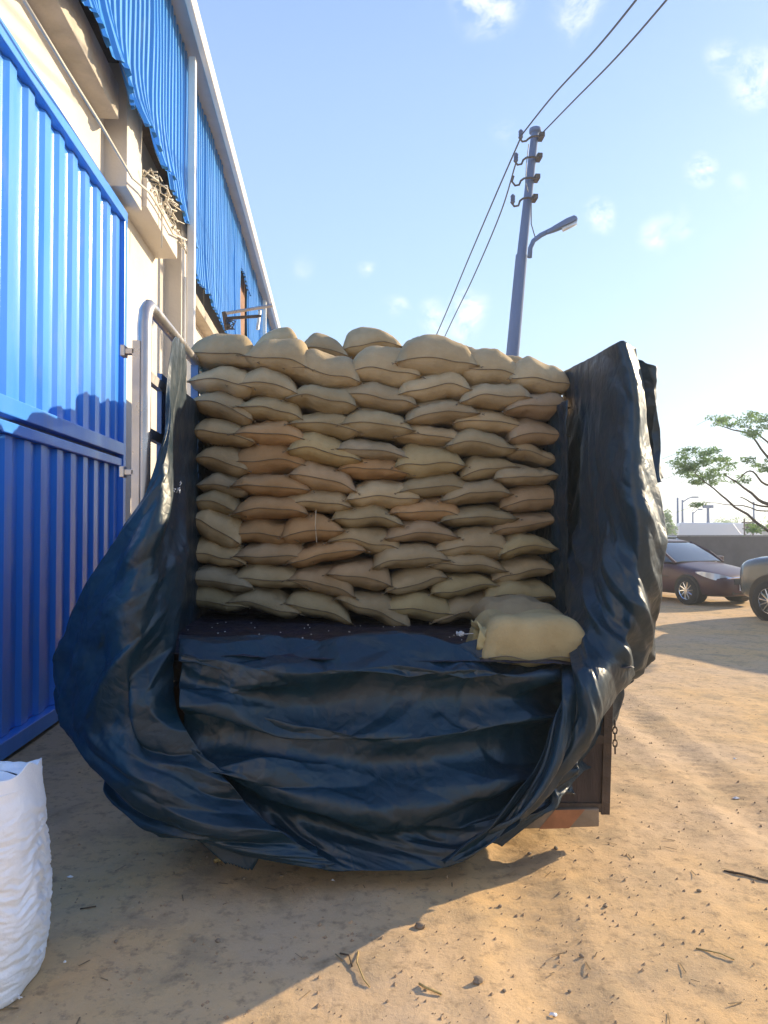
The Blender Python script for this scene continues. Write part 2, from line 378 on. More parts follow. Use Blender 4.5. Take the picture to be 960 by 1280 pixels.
def warehouse():
    w = thing('warehouse', 'long warehouse with cream wall, blue metal cladding and big blue gate', 'warehouse', (WX, 14, 0))
    # wall
    mb = MB().box2((WX - .35, -4, -.1), (WX, 34, 9.0)); obj('wall', mb, CREAM, w)
    # pilasters that stand proud of the wall
    for y0, y1, top in ((8.35, 9.0, 8.9), (11.35, 11.95, 8.9), (17.0, 17.6, 8.9), (22.6, 23.2, 8.9), (28.4, 29, 8.9)):
        obj('pilaster', MB().box2((WX - .05, y0, 5.56 if y0 < 9 else -.05), (WX + .25, y1, top)), CREAM, w, bevel=.01)
    # concrete ledges
    obj('ledge', MB().box2((WX - .05, -3, 6.12), (WX + .26, 8.0, 6.5)), CONC, w, bevel=.012)
    obj('ledge', MB().box2((WX - .05, 9.003, 5.62), (WX + .31, 10.75, 5.98)), CREAM, w, bevel=.012)
    obj('ledge', MB().box2((WX - .05, 11.953, 5.55), (WX + .22, 16.997, 5.75)), CONC, w, bevel=.012)
    # dark rail above the wall behind the cladding
    obj('cladding_rail', MB().box2((WX - .02, -4, 6.95), (WX + .16, 33, 7.1)), IRON, w)
    obj('cladding_rail', MB().box2((WX + .002, -4, 8.6), (WX + .20, 33, 8.72)), IRON, w)
    # cladding, sheet by sheet
    CX = -2.27; y = 1.2; k = 0
    while y < 31.5:
        y1 = y + .98
        k += 1; zb = 6.28
        fl, rg = .09, .10
        if y < 9.5: fl, rg = .17, .24
        if y > 11.2: zb, fl, rg = 5.86, .04, .10
        if 17.7 < y < 19.7: zb, rg = 8.05 - .12 * (y - 17.7), .12
        pitch = .196
        mb = corr(MB(), CX + (.014 if k % 2 else 0), y, y1 - .003, zb, 9.02, pitch, .045, flare=fl, ragged=rg, seed=k, trap=True, nz=12, lean=random.uniform(-.015, .03))
        obj('cladding_sheet', mb, CLAD, w, solid=.003)
        y = y1
    obj('torn_opening_board', MB().box2((-2.36, 17.61, 5.7), (-2.33, 19.9, 8.3)), BROWN, w)
    # eave gutter: grey soffit, bright front edge
    obj('soffit', MB().box2((-2.42, -4, 9.03), (-2.0, 31.8, 9.07)), GUTTER, w)
    obj('gutter', MB().box2((-1.998, -4, 8.86), (-1.90, 31.8, 9.14)), WHITE, w, bevel=.02)
    obj('roof', MB().add([(-1.93, -4, 9.145), (-1.93, 31.8, 9.145), (-14, 31.8, 11.2), (-14, -4, 11.2), (-1.93, -4, 9.05), (-1.93, 31.8, 9.05), (-14, 31.8, 11.1), (-14, -4, 11.1)],
        [(0, 3, 2, 1), (4, 5, 6, 7), (0, 1, 5, 4), (1, 2, 6, 5), (2, 3, 7, 6), (3, 0, 4, 7)]), CLAD, w)
    obj('end_wall', MB().box2((-14, 31.4, 0), (WX - .36, 31.7, 9.2)), CREAM, w)
    # downpipes / steel posts
    for y0 in (11.15, 23.1, 29.5):
        obj('downpipe', MB().box2((-2.17, y0, 0), (-2.06, y0 + .12, 8.855)), WHITE, w, bevel=.015)
    obj('conduit', MB().tube([(WX + .28, 11.45, 0), (WX + .28, 11.45, 5.6)], .02, 8), WHITE, w, smooth=True)
    obj('conduit', MB().tube([(WX + .28, 11.75, 0), (WX + .28, 11.75, 6.2)], .025, 8), WHITE, w, smooth=True)
    # gate
    gx = WX + .04; y0, y1, zt = 1.0, 8.92, 5.5; zm = 2.62
    g = obj('gate', MB().box2((gx - .03, y0, zt - .13), (gx + .07, y1, zt)).box2((gx - .03, y1 - .11, 0.03), (gx + .068, y1 - .001, zt - .131))
            .box2((gx - .03, y0, .03), (gx + .072, y1 - .112, .16)).box2((gx - .03, y0, zm - .02), (gx + .075, y1 - .113, zm + .12))
            .box2((gx - .028, y0, zm - .15), (gx + .055, y1 - .114, zm - .06)), GATE, w, bevel=.008)
    yy = y1 - .115; k = 50
    while yy > y0 + .2:
        ya = max(y0, yy - 1.06)
        for za, zb in ((.165, zm - .155), (zm + .125, zt - .135)):
            k += 1
            obj('corrugated_sheet', corr(MB(), gx - .025 + (.006 if k % 4 < 2 else 0), ya + .004, yy, za, zb, .353, .034, seed=k, nz=6), GATE, g, solid=.003)
        yy = ya
    return w
warehouse()

def cables():
    o = obj('wall_cable', MB().tube([PXX(30, 0, -2.22), PXX(80, 82, -2.2), PXX(127, 157, -2.2), PXX(165, 222, -2.2), PXX(186, 240, -2.18), PXX(200, 262, -2.18), PXX(216, 292, -2.18), PXX(233, 300, -2.16)], .014, 6), CABLEW, smooth=True)
    tag(o, 'pale cable slung along the cream warehouse wall under the cladding', 'cable')
    rr = random.Random(5); mb = MB()
    for i in range(26):
        y = rr.uniform(9.2, 10.6); x = -2.25 + rr.uniform(-.12, .1); pts = []; z = 6.0 + rr.uniform(0, .25)
        dy = rr.uniform(-.12, .16)
        for j in range(7):
            pts.append((x + rr.uniform(-.07, .07) + (.0 if z > 5.95 else .02), y + j * dy + rr.uniform(-.06, .06), z)); z -= rr.uniform(-.05, .09)
        for q in range(len(pts)):
            if pts[q][2] < 5.99: pts[q] = (max(pts[q][0], -2.20), pts[q][1], pts[q][2])
        mb.tube(pts, rr.uniform(.006, .014), 5)
    mb.tube([(-2.2, 9.6, 6.0), (-2.19, 9.62, 5.7), (-2.19, 9.6, 5.35)], .012, 5)
    tag(obj('cable_tangle', mb, CABLEW, smooth=True), 'tangle of old wires and straw heaped on the wall ledge', 'wires')
    # bracket arm
    t = thing('wall_bracket', 'rusty steel bracket arm sticking out from the warehouse cladding above the sacks', 'bracket', (-2.2, 14, 5.8))
    a = P(280, 392, 13.8); b = P(340, 382, 14.2); c = P(325, 390, 14)
    obj('arm', MB().tube([a, b], .03, 6), STEEL, t); obj('arm', MB().tube([P(284, 398, 13.8), P(326, 395, 14)], .03, 6), IRON, t)
    obj('strut', MB().tube([P(325, 388, 14), P(322, 412, 14)], .03, 6), STEEL, t); obj('strut', MB().tube([P(280, 390, 13.8), P(284, 412, 13.8)], .045, 6), IRON, t)
    mb = MB(); rr = random.Random(9)
    for i in range(9): mb.tube([P(286 + rr.uniform(-4, 6), 398 + rr.uniform(-2, 3), 13.8), P(288 + rr.uniform(-6, 8), 404 + rr.uniform(-3, 3), 13.7), P(286 + rr.uniform(-4, 8), 412, 13.8)], .012, 5)
    obj('loose_wires', mb, CABLE, t)
cables()

# ================================================================== TRUCK
K = 1.085          # the truck stands this much farther off than the first estimate
TX0, TX1, TY = -1.0, 1.62, 3.82
def bz(x): return 1.10 - .037 * (x - .28)
def truck():
    t = thing('truck', 'flatbed truck with side racks loaded with sacks, seen from behind', 'truck', (.28, 7, 0))
    tilt = Matrix.Rotation(math.atan(.037), 3, 'Y'); c = Vector((.28, 0, 1.10))
    def TB(a, b, mb=None):   # box tilted with the bed
        mb = mb or MB(); a = Vector(a); b = Vector(b); ce = (a + b) / 2; p = tilt @ (ce - c) + c
        return mb.box(p, [abs(b[i] - a[i]) for i in range(3)], tilt)
    w = TX1 - TX0; n = 8
    for i in range(n):
        a = TX0 + w * i / n
        obj('bed_plank', TB((a + .004, TY + .27, .99), (a + w / n - .004, 11.0, 1.045)), WOOD, t)
    obj('bed_frame', TB((TX0, TY + .28, .88), (TX1, 11.0, .985)), IRON, t)
    for x in (.0, .56): obj('chassis_rail', MB().box2((x - .05, 3.9, .68), (x + .05, 11.5, .875)), IRON, t)
    for x in (TX0 + .10, TX1 - .13): obj('sun_block_skirt', MB().box2((x, TY + .262, .28), (x + .03, 10.5, .87 if x < 0 else .99)), WOOD, t)  # unseen skirt boards, added to keep the sun from passing under the bed
    # lowered tailgate: hangs from the bed edge, boards and iron edge
    tp = obj('tailgate', TB((-.62, TY + 0.2250, .215), (TX1 - .055, TY + 0.2550, 1.0)), WOOD, t, bevel=.006)
    for z in (.225, .60): obj('tailgate_strap', TB((-.61, TY + 0.2120, z), (TX1 - .06, TY + 0.2240, z + .045)), IRON, tp)
    obj('tailgate_edge', TB((TX1 - .097, TY + 0.2100, .21), (TX1 - .050, TY + 0.2235, .99)), IRON, tp)
    bp = obj('rear_bumper', MB().box((.63, TY + .22, .155), (1.68, .06, .10)), BUMPER, t, bevel=.008)
    for i in range(5): obj('reflector_stripe', MB().add([Vector((-.19 + i * .33 + dx, TY + .187, .105 + dz)) for dx, dz in ((0, 0), (.17, 0), (.26, .1), (.09, .1))], [(0, 1, 2, 3)]), REFL, bp)
    ch = MB()
    p0 = P(768, 905, 3.97)
    for i in range(5):
        cc = p0 + Vector((.003, 0, -i * .035)); pts = []
        for k in range(9):
            a = 2 * math.pi * k / 8; u = .012 * math.cos(a); v = .022 * math.sin(a)
            pts.append(cc + (Vector((u, 0, v)) if i % 2 else Vector((u * .3, u, v))))
        ch.tube(pts, .004, 5)
    obj('latch_chain', ch, IRON, t, smooth=True)
    for x in (TX0 + .06, TX1 - .17): obj('sun_block_post', MB().box2((x - .02, TY + .30, .24), (x + .035, TY + .40, .875)), IRON, t)  # unseen posts, added to close a gap that leaked sun onto the ground
    # side racks
    def rack(x, name):
        r = MB(); zb = bz(x); s0 = 3.88 if name == 'l' else 4.85; tz = 2.93 if name == 'l' else 2.62
        posts = (s0, 5.3, 6.6, 7.9, 9.2, 10.7)
        pr = [(x, s0, zb), (x, s0, 2.0), (x, s0, tz - .13), (x, s0 + .03, tz - .05), (x, s0 + .09, tz - .005), (x, s0 + .18, tz)]
        f = obj('rack_frame', MB().tube(pr + [(x, 5.3, tz), (x, 10.8, tz)], .036, 8).box2((x - .05, s0 - .04, zb), (x - .012, s0 + .04, tz - .22)), STEEL, t, angle=50)
        for y in posts[1:]: obj('rack_post', MB().box2((x - .025, y - .03, zb - .1), (x + .025, y + .03, tz - .03)), RACKBLUE, f)
        for z in (2.52, 2.22, 1.92, 1.62, 1.36): obj('rack_rail', MB().box2((x - .015, s0 + .04, z), (x + .018, 10.8, z + .055)), STEEL, f)
        obj('rack_board', MB().box2((x - .012, s0 + .34, 1.15), (x + .012, 10.8, 2.62)), RACKBLUE, f)
        for z in ((2.64, 2.02) if name == 'l' else ()):
            obj('latch', MB().box2((x - .10, s0 - .04, z), (x - .04, s0, z + .03)).box2((x - .11, s0 - .05, z - .012), (x - .085, s0 + .01, z + .045)), STEEL, f, bevel=.004)
        return f
    rack(TX0 + .03, 'l'); rack(TX1 + .14, 'r')
    # gusset plate and slot at the rack's rounded corner
    # wheels
    for y in (5.1, 6.3, 11.3):
        for s in (-1, 1):
            xs = (.28 + s * .82, .28 + s * 1.06) if y < 9 else (.28 + s * .95,)
            for x in xs:
                wv = MB(); 
                prof = [(.25, -.10), (.42, -.12), (.48, -.08), (.49, 0), (.48, .08), (.42, .12), (.25, .10)]
                rings = [[Vector((x + b, y + a * math.cos(q), .495 + a * math.sin(q))) for a, b in prof] for q in [2 * math.pi * k / 28 for k in range(29)]]
                tw = obj('wheel', wv.loft(rings, close=False, caps=False), RUBBER, t, smooth=True)
                rm = MB().tube([(x - .06, y, .495), (x + .06, y, .495)], .255, 20); obj('rim', rm, IRON, tw)
    # cab
    rings = []
    for y, z0, z1, hw in ((11.0, .6, 2.75, 1.08), (11.3, .55, 2.85, 1.12), (12.4, .5, 2.85, 1.12), (12.75, .5, 1.9, 1.1), (12.9, .5, 1.2, 1.05)):
        rings.append([(.28 - hw, y, z0), (.28 + hw, y, z0), (.28 + hw, y, z1 - .12), (.28 + hw - .12, y, z1), (.28 - hw + .12, y, z1), (.28 - hw, y, z1 - .12)])
    cb = obj('cab', MB().loft(rings), mat('cab_paint', (.55, .56, .58), .4, var=.1), t, bevel=.03)
    obj('windscreen', MB().add([(-.7, 12.47, 2.72), (1.26, 12.47, 2.72), (1.3, 12.77, 1.92), (-.74, 12.77, 1.92)], [(0, 1, 2, 3)]), GLASS, cb)
truck()

# ================================================================== SACKS
def sack_grid(W, H, D, seed, droop=0.0, tilt=0.0, n=26, m=20, dome=.62, roughn=1.0, pw=3.4):
    """a stuffed sack lying flat; origin at its centre bottom-ish; x across, y deep, z up. returns top+bottom grids and front seam"""
    u = np.linspace(-1, 1, n); v = np.linspace(-1, 1, m)
    u = np.sign(u) * np.abs(u) ** .8; v = np.sign(v) * np.abs(v) ** .7
    U, V = np.meshgrid(u, v, indexing='ij')
    th = (np.clip(1 - np.abs(U) ** pw, 0, 1) ** .54) * (np.clip(1 - np.abs(V) ** pw, 0, 1) ** .50)
    X0 = U * W / 2; rs = np.random.RandomState(seed); ax, ay = rs.uniform(-.15, .15, 2)
    th = th * (1 + ax * 2.0 * U + ay * V * .4) * (1 + .10 * pn(X0 * 5, V * 1.5, seed * .7))
    X = U * W / 2 * (1 - .07 * (1 - V ** 2) * np.abs(U) ** 3 + .02)
    Yc = V * D / 2 * (1 - .10 * (1 - U ** 2) * 0 - .09 * np.abs(U) ** 4 * 0)
    Yc = Yc - np.where(V < 0, 1, 0) * .05 * D * (1 - U ** 4) * np.abs(V) ** 2   # front bows toward the viewer
    sd = seed * 1.37
    wr = (fbm(X * 6, Yc * 6, sd, 3) * .019 + .007 * facet(X * 13, Yc * 9 + seed, seed % 11)) * roughn
    edge = np.clip(1 - th, 0, 1)
    pleat = pn(X * 30, sd, Yc * 5) * .010 * roughn * np.clip(edge * 2.2, 0, 1) * (1 - np.clip(edge, 0, 1) ** 6)
    zs = -droop * H * (np.abs(U) ** 2.2) + pn(X * 4.5, sd, 0) * .030 + .016 * rs.uniform(-1, 1) * U
    seamz = H * (1 - dome) * .92 + zs
    top = seamz + th * (H * dome) + (wr + pleat) * np.clip(th * 3, 0, 1)
    bot = seamz - th * (H * (1 - dome)) + (wr - pleat) * np.clip(th * 3, 0, 1) * .7
    bot = np.maximum(bot, zs * .6 - .004)
    # outward ears
    ear = (np.abs(U) ** 8) * (np.abs(V) ** 8); X = X + np.sign(U) * ear * W * .03; Yc = Yc + np.sign(V) * ear * .02
    top = top - ear * .012
    A = np.stack([X, Yc, top], -1); B = np.stack([X, Yc, bot], -1)
    ca, sa = math.cos(tilt), math.sin(tilt)
    for G in (A, B):
        x, z = G[..., 0].copy(), G[..., 2].copy() - H * .4; G[..., 0] = x * ca + z * sa; G[..., 2] = -x * sa + z * ca + H * .4
    return A, B
def sack_mesh(A, B):
    mb = MB(); mb.grid(A); n = len(mb.v); mb.grid(B[:, ::-1]); return mb
def weld(o):
    import bmesh
    bm = bmesh.new(); bm.from_mesh(o.data); bmesh.ops.remove_doubles(bm, verts=bm.verts, dist=.0015); bm.to_mesh(o.data); bm.free()
    o.data.polygons.foreach_set('use_smooth', [True] * len(o.data.polygons)); return o
TONES = {'khaki': (.43, .325, .185), 'olive': (.39, .305, .17), 'sandy': (.50, .38, .215), 'rusty': (.47, .295, .145), 'pinkish': (.45, .315, .18), 'dusty grey': (.39, .31, .195), 'yellowish': (.47, .36, .18)}
def make_sack(cx, cy, z, W, H, D, seed, label, tone, tilt=0, droop=.1, rz=0, dome=.62, group='sacks in the stack', n=26, seam=True, name='jute_sack', roughn=1.0, pw=3.4):
    A, B = sack_grid(W, H, D, seed, droop, tilt, n=n, dome=dome, roughn=roughn, pw=pw)
    o = obj(name, sack_mesh(A, B), SACK, None, local=True); weld(o)
    o.location = (cx, cy, z); o.rotation_euler = (0, 0, rz)
    k = random.uniform(.9, 1.1); o.color = (*[c * k for c in TONES[tone]], 1)
    tag(o, label, 'sack', group)
    if seam:
        pts = [(p[0], p[1] - .003, p[2]) for p in A[1:-1, 0]]
        s = obj('seam', MB().tube(pts, .003, 5), SEAM, o, local=True, smooth=True)
        mb = MB(); rr = random.Random(seed)
        for e in (0, -1):       # frayed corner tufts
            p = Vector(A[e, 0]); sg = -1 if e == 0 else 1
            for q in range(4): mb.tube([p, p + Vector((sg * rr.uniform(.005, .022), -rr.uniform(0, .012), rr.uniform(-.012, .008)))], .0022, 4)
        f = obj('corner_tuft', mb, SEAM, o, local=True); f['kind'] = 'stuff'
    return o

COLS = [
 [(236,318,410,454),(235,312,448,491),(236,311,484,524),(236,313,518,556),(242,308,551,592),(241,307,585,619),(239,300,605,644),(236,302,626,680),(231,306,669,710),(231,310,705,738),(230,305,728,765)],
 [(305,384,415,465),(294,372,450,495),(299,376,486,527),(296,379,520,554),(296,382,550,589),(294,383,587,619),(298,382,616,650),(292,372,643,683),(296,381,675,708),(296,380,702,739),(290,374,733,771)],
 [(367,451,432,482),(364,445,473,514),(366,446,505,544),(361,446,539,580),(364,442,574,616),(355,437,609,639),(353,424,639,674),(366,455,673,705),(364,443,703,746),(360,439,736,776)],
 [(439,523,427,476),(432,518,474,510),(433,516,506,545),(424,508,540,573),(430,511,568,597),(435,519,597,631),(423,503,630,658),(417,500,655,692),(410,485,695,738),(426,515,738,778)],
 [(499,591,415,462),(501,585,461,497),(509,593,497,530),(497,580,528,555),(500,579,555,593),(500,583,591,620),(491,574,620,650),(483,567,650,678),(468,555,678,711),(485,556,704,742),(484,565,738,776)],
 [(579,651,430,479),(578,661,476,508),(570,653,508,538),(561,641,536,566),(577,643,566,597),(557,637,597,631),(558,643,629,658),(549,635,658,697),(544,631,686,716),(541,620,713,748),(545,625,740,778)],
 [(643,713,445,486),(636,707,488,519),(640,703,519,553),(640,699,550,576),(625,699,575,604),(631,703,601,637),(618,697,636,666),(628,695,664,697),(621,696,692,728),(612,698,723,754)],
]
TILT = [[5,8,9,9,8,10,12,24,9,6,10],[10,10,9,2,1,3,4,9,3,9,8],[9,7,10,6,14,2,-2,-6,12,14],[3,4,6,7,2,1,0,6,14,20],
        [2,-2,-4,2,0,-1,1,-1,-4,-9,4],[6,-2,2,-1,-4,-7,-4,2,1,-8,-9],[3,-2,-4,6,-5,-3,-9,-7,-8,2]]
TN = {(1,3):'rusty',(1,4):'rusty',(1,5):'rusty',(1,6):'rusty',(1,7):'rusty',(1,8):'pinkish',(2,3):'yellowish',(2,4):'pinkish',(2,6):'rusty',(2,7):'rusty',(3,4):'rusty',(4,6):'rusty',(4,4):'yellowish',
      (4,7):'pinkish',(2,8):'pinkish',(3,8):'pinkish',(6,5):'pinkish',(5,4):'olive',(6,1):'pinkish',(6,2):'pinkish',(6,6):'pinkish',(5,6):'olive',(0,9):'dusty grey',(0,5):'dusty grey',(0,6):'olive',
      (5,9):'yellowish',(6,7):'yellowish',(6,9):'yellowish',(4,10):'yellowish',(3,3):'dusty grey'}
ORD = ['first', 'second', 'third', 'fourth', 'fifth', 'sixth', 'seventh', 'eighth', 'ninth', 'tenth', 'eleventh']
def stack():
    for c, colm in enumerate(COLS):
        nrow = len(colm)
        for r, (x0, x1, y0, y1) in enumerate(colm):
            yf = 4.78 * K + random.uniform(-.03, .03) + (.05 if r == 0 else 0)
            a = P(x0, y1, yf); b = P(x1, y0, yf)
            W = (b.x - a.x) * 1.09; hb = b.z - a.z; tl = R(TILT[c][r])
            H = max(hb - abs(math.sin(tl)) * W * .75, hb * .76) * 1.19
            if r == 0: H *= 1.06
            if c == 0: W *= .95; a.x += .025; b.x += .015
            D = .66; zc = a.z + (hb - H) / 2
            tone = TN.get((c, r)) or ('sandy' if r == 0 else random.choice(['khaki', 'khaki', 'olive', 'sandy']))
            lean = 'sagging to the right' if TILT[c][r] > 6 else ('tilted up to the right' if TILT[c][r] < -3 else 'lying level')
            shp = 'plump round-topped' if r == 0 else ('thick' if hb > .21 else ('thin' if hb < .16 else 'plump'))
            if r == nrow - 1: where = f'bottom layer, {ORD[c]} column from the wall'
            elif r == 0: where = f'top of the {ORD[c]} column from the wall'
            else: where = f'{ORD[r]} layer down, {ORD[c]} column from the wall'
            label = f'{shp} {tone} sack {lean}, {where}'
            o = make_sack((a.x + b.x) / 2, yf + D / 2, zc, W, H, D, c * 31 + r * 7 + 1, label, tone, tilt=tl, droop=random.uniform(.04, .16), rz=R(random.uniform(-3, 3)),
                      dome=.66 if r == 0 else .60)
            if (c, r) == (0, 4):
                mb = MB()
                for q in range(7):
                    xx = -W * .36 + q * .021; mb.tube([(xx, -D / 2 - .008, H * .40), (xx, -D * .47, H * .66), (xx + .002, -D * .36, H * .97)], .0022, 4)
                s = obj('woven_stripe', mb, mat('dark_stripe', (.07, .065, .03), .9), o, local=True); o['label'] = 'khaki sack with dark woven stripes, fifth layer down beside the left tarp'
            if (c, r) == (2, 6):
                obj('loose_thread', MB().tube([(.02, -D / 2 - .03, H * .98), (.015, -D / 2 - .035, H * .5), (.025, -D / 2 - .03, -.01)], .003, 4), mat('pale_thread', (.6, .5, .35), .9), o, local=True)
    # sacks further forward whose tops rise over the front row
    back = [((316, 375, 405, 440), 5.6, 'small pale sack peeking over the top layer, nearest the wall', 'sandy'),
            ((378, 437, 413, 445), 5.55, 'low sack peeking over the top layer with a frayed tie', 'khaki'),
            ((428, 502, 400, 440), 5.6, 'highest sack of the whole load, on the second row back', 'sandy'),
            ((573, 604, 427, 450), 5.55, 'sliver of sack showing behind the gap between two top sacks', 'sandy'),
            ((632, 662, 440, 462), 5.55, 'sliver of sack showing beside the foot of the pole', 'khaki')]
    for i, ((x0, x1, y0, y1), yf, lab, tone) in enumerate(back):
        yf = yf * K
        a = P(x0, y1, yf); b = P(x1, y0, yf); W = (b.x - a.x); H = (b.z - a.z)
        make_sack((a.x + b.x) / 2, yf + .33, a.z, max(W, .3), H, .66, 500 + i, lab, tone, rz=R(random.uniform(-4, 4)), droop=.2, dome=.7)
    mb = MB(); p = P(385, 424, 5.4); rr = random.Random(2)
    for i in range(12): mb.tube([p + Vector((rr.uniform(-.05, .05), 0, rr.uniform(-.01, .01))), p + Vector((rr.uniform(-.07, .07), rr.uniform(-.03, .03), rr.uniform(.01, .05)))], .003, 4)
    # the two sacks lying on the empty end of the bed
    yf = 4.15 * K; a = P(606, 787, yf); b = P(708, 753, yf)
    make_sack((a.x + b.x) / 2, yf + .25, a.z, b.x - a.x, b.z - a.z + .02, .5, 601, 'flat khaki sack lying behind the tied sack on the truck bed', 'khaki', droop=.05, dome=.65, tilt=R(-2))
    yf = 3.64 * K; a = P(604, 835, yf); b = P(742, 772, yf); W = b.x - a.x; H = b.z - a.z
    s = make_sack((a.x + b.x) / 2, yf + .24, a.z - .002, W, H, .48, 602, 'large yellowish sack with a tied frilled neck at the edge of the truck bed', 'yellowish', droop=.0, dome=.80, tilt=R(2), roughn=.5, pw=7)
    # frilled neck at its left end
    rings = []
    for i, (dx, ry, rz_) in enumerate(((.05, .15, .085), (.012, .13, .080), (-.010, .12, .072), (-.036, .135, .092), (-.052, .14, .105))):
        rg = []
        for k in range(36):
            q = 2 * math.pi * k / 36; fr = 1 + (.10 * math.sin(9 * q + i) if i > 1 else .03 * math.sin(7 * q))
            rg.append((-W / 2 + .03 + dx + .012 * math.sin(3 * q + 1) * (i > 2), -.12 + ry * math.cos(q) * fr * .8, H * .47 + rz_ * math.sin(q) * fr + (i - 2) * .006 * (i > 2)))
        rings.append(rg)
    nk = obj('tied_neck', MB().loft(rings, caps=False), SACK, s, local=True, smooth=True, solid=.004); nk.color = (.50, .42, .22, 1)
    obj('tie_string', MB().tube([(-W / 2 + .01, -.14, H * .2), (-W / 2 - .02, -.2, .012), (-W / 2 - .1, -.19, .006), (-W / 2 - .16, -.17, .006)], .003, 5), mat('pale_thread', (.6, .5, .35), .9), s, local=True)
stack()

# load further forward: hidden behind the front rows, kept as one mass
def load_mass():
    mb = MB(); rr = random.Random(11)
    protos = [sack_grid(.5, .24, .8, 900 + i, .12, 0, n=12, m=10, dome=.6) for i in range(5)]
    def top(y): return np.interp(y, [5.5, 6.3, 7, 8, 9, 10, 10.8], [2.8, 3.2, 3.45, 3.75, 4.0, 4.12, 3.9])
    y = 6.2
    while y < 10.7:
        for i in range(6):
            x = TX0 + .2 + i * .405; tz = top(y) + rr.uniform(-.07, .07); z = bz(x)
            if y > 6.2: z = tz - .75
            while z + .17 < tz:
                if not (1 <= i <= 4) or z > tz - .5:
                    A, B = rr.choice(protos); q = rr.uniform(-.06, .06)
                    for G in (A, B[:, ::-1]):
                        H_ = G.copy(); H_[..., 0] = G[..., 0] + x + q * G[..., 1]; H_[..., 1] = G[..., 1] * .9 + y + .35; H_[..., 2] = G[..., 2] * .82 + z; mb.grid(H_)
                z += .165
        y += .74
    o = obj('forward_sack_load', mb, SACK, smooth=True); o.color = (.42, .33, .18, 1)
    tag(o, 'mass of sacks further forward on the truck behind the front rows', None, kind='stuff')
    mbx = MB().box2((TX0 + .12, 6.1, 1.2), (TX1 - .12, 10.7, 2.6)).box2((TX0 + .2, 6.9, 2.59), (TX1 - .2, 10.5, 3.3))
    # solid heart of the load, so no light leaks through it
    o2 = obj('packed_sack_core', mbx, SACK); o2.color = (.35, .28, .15, 1); tag(o2, 'packed core of the sack load on the truck', None, kind='stuff')
load_mass()

# ================================================================== TARPAULIN
def sheet(ctrl, nu, nv, seed, amp=1.0, fu=1.0, fv=3.0, creases=(), crumple=1.0, edge=0.0, topfix=False):
    C = np.array([[list(P(p[0], p[1], K * (p[2] if p[2] > 3.5 else 3.5 - (3.5 - p[2]) * .75))) for p in row] for row in ctrl]); G = crom(crom(C, nu, 0), nv, 1)
    du = np.gradient(G, axis=0); dv = np.gradient(G, axis=1); Nn = np.cross(du, dv); Nn /= np.linalg.norm(Nn, axis=-1)[..., None] + 1e-9
    cam_dir = G - np.array(CAM); s = np.sign((Nn * cam_dir).sum(-1)); Nn = Nn * (-s)[..., None]     # towards the viewer's side
    lu = np.cumsum(np.linalg.norm(du, axis=-1), 0); lv = np.cumsum(np.linalg.norm(dv, axis=-1), 1)
    wx = fbm(lu * 2.2, lv * 2.2, seed + .3, 2) * .25; wy = fbm(lu * 2.2, lv * 2.2, seed + 5.3, 2) * .25
    a, b = lu + wx, lv + wy
    sd = int(seed * 3)
    a2 = lu + .16 * facet(lu * 2.1, lv * 2.1, sd + 1); b2 = lv + .16 * facet(lu * 2.1 + 9, lv * 2.1, sd + 2)
    h = .006 * ridge(a * fu * 1.1, b * fv * .9, seed) + .095 * facet(a2 * fu * 2.2, b2 * fv * 1.9, sd) + .062 * facet(a2 * fu * 4.6 + 3, b2 * fv * 4.2, sd + 3)
    fac = np.clip(fbm(lu * 1.7, lv * 1.7, seed + 11, 2) * 1.8 + .45, .05, 1)
    h = h + crumple * fac * (.018 * facet(a2 * 9, b2 * 9, sd + 5) + .006 * facet(a2 * 20, b2 * 19, sd + 6)) + .0022 * facet(a2 * 34, b2 * 34, sd + 7)
    tp = np.interp(np.linspace(0, 1, nu), [0, .12, .3, .45, 1], [.10, .22, .5, 1, 1]) if topfix else np.ones(nu)
    G = G + Nn * (h * amp * tp[:, None] - .02)[..., None]
    if edge:   # ragged, slightly rolled borders
        e = edge * pn(lu * 6, lv * 6, seed + 9); G[:, 0, 2] += e[:, 0]; G[:, -1, 2] += e[:, -1]; G[-1, :, 2] += e[-1]
    return MB().grid(G)
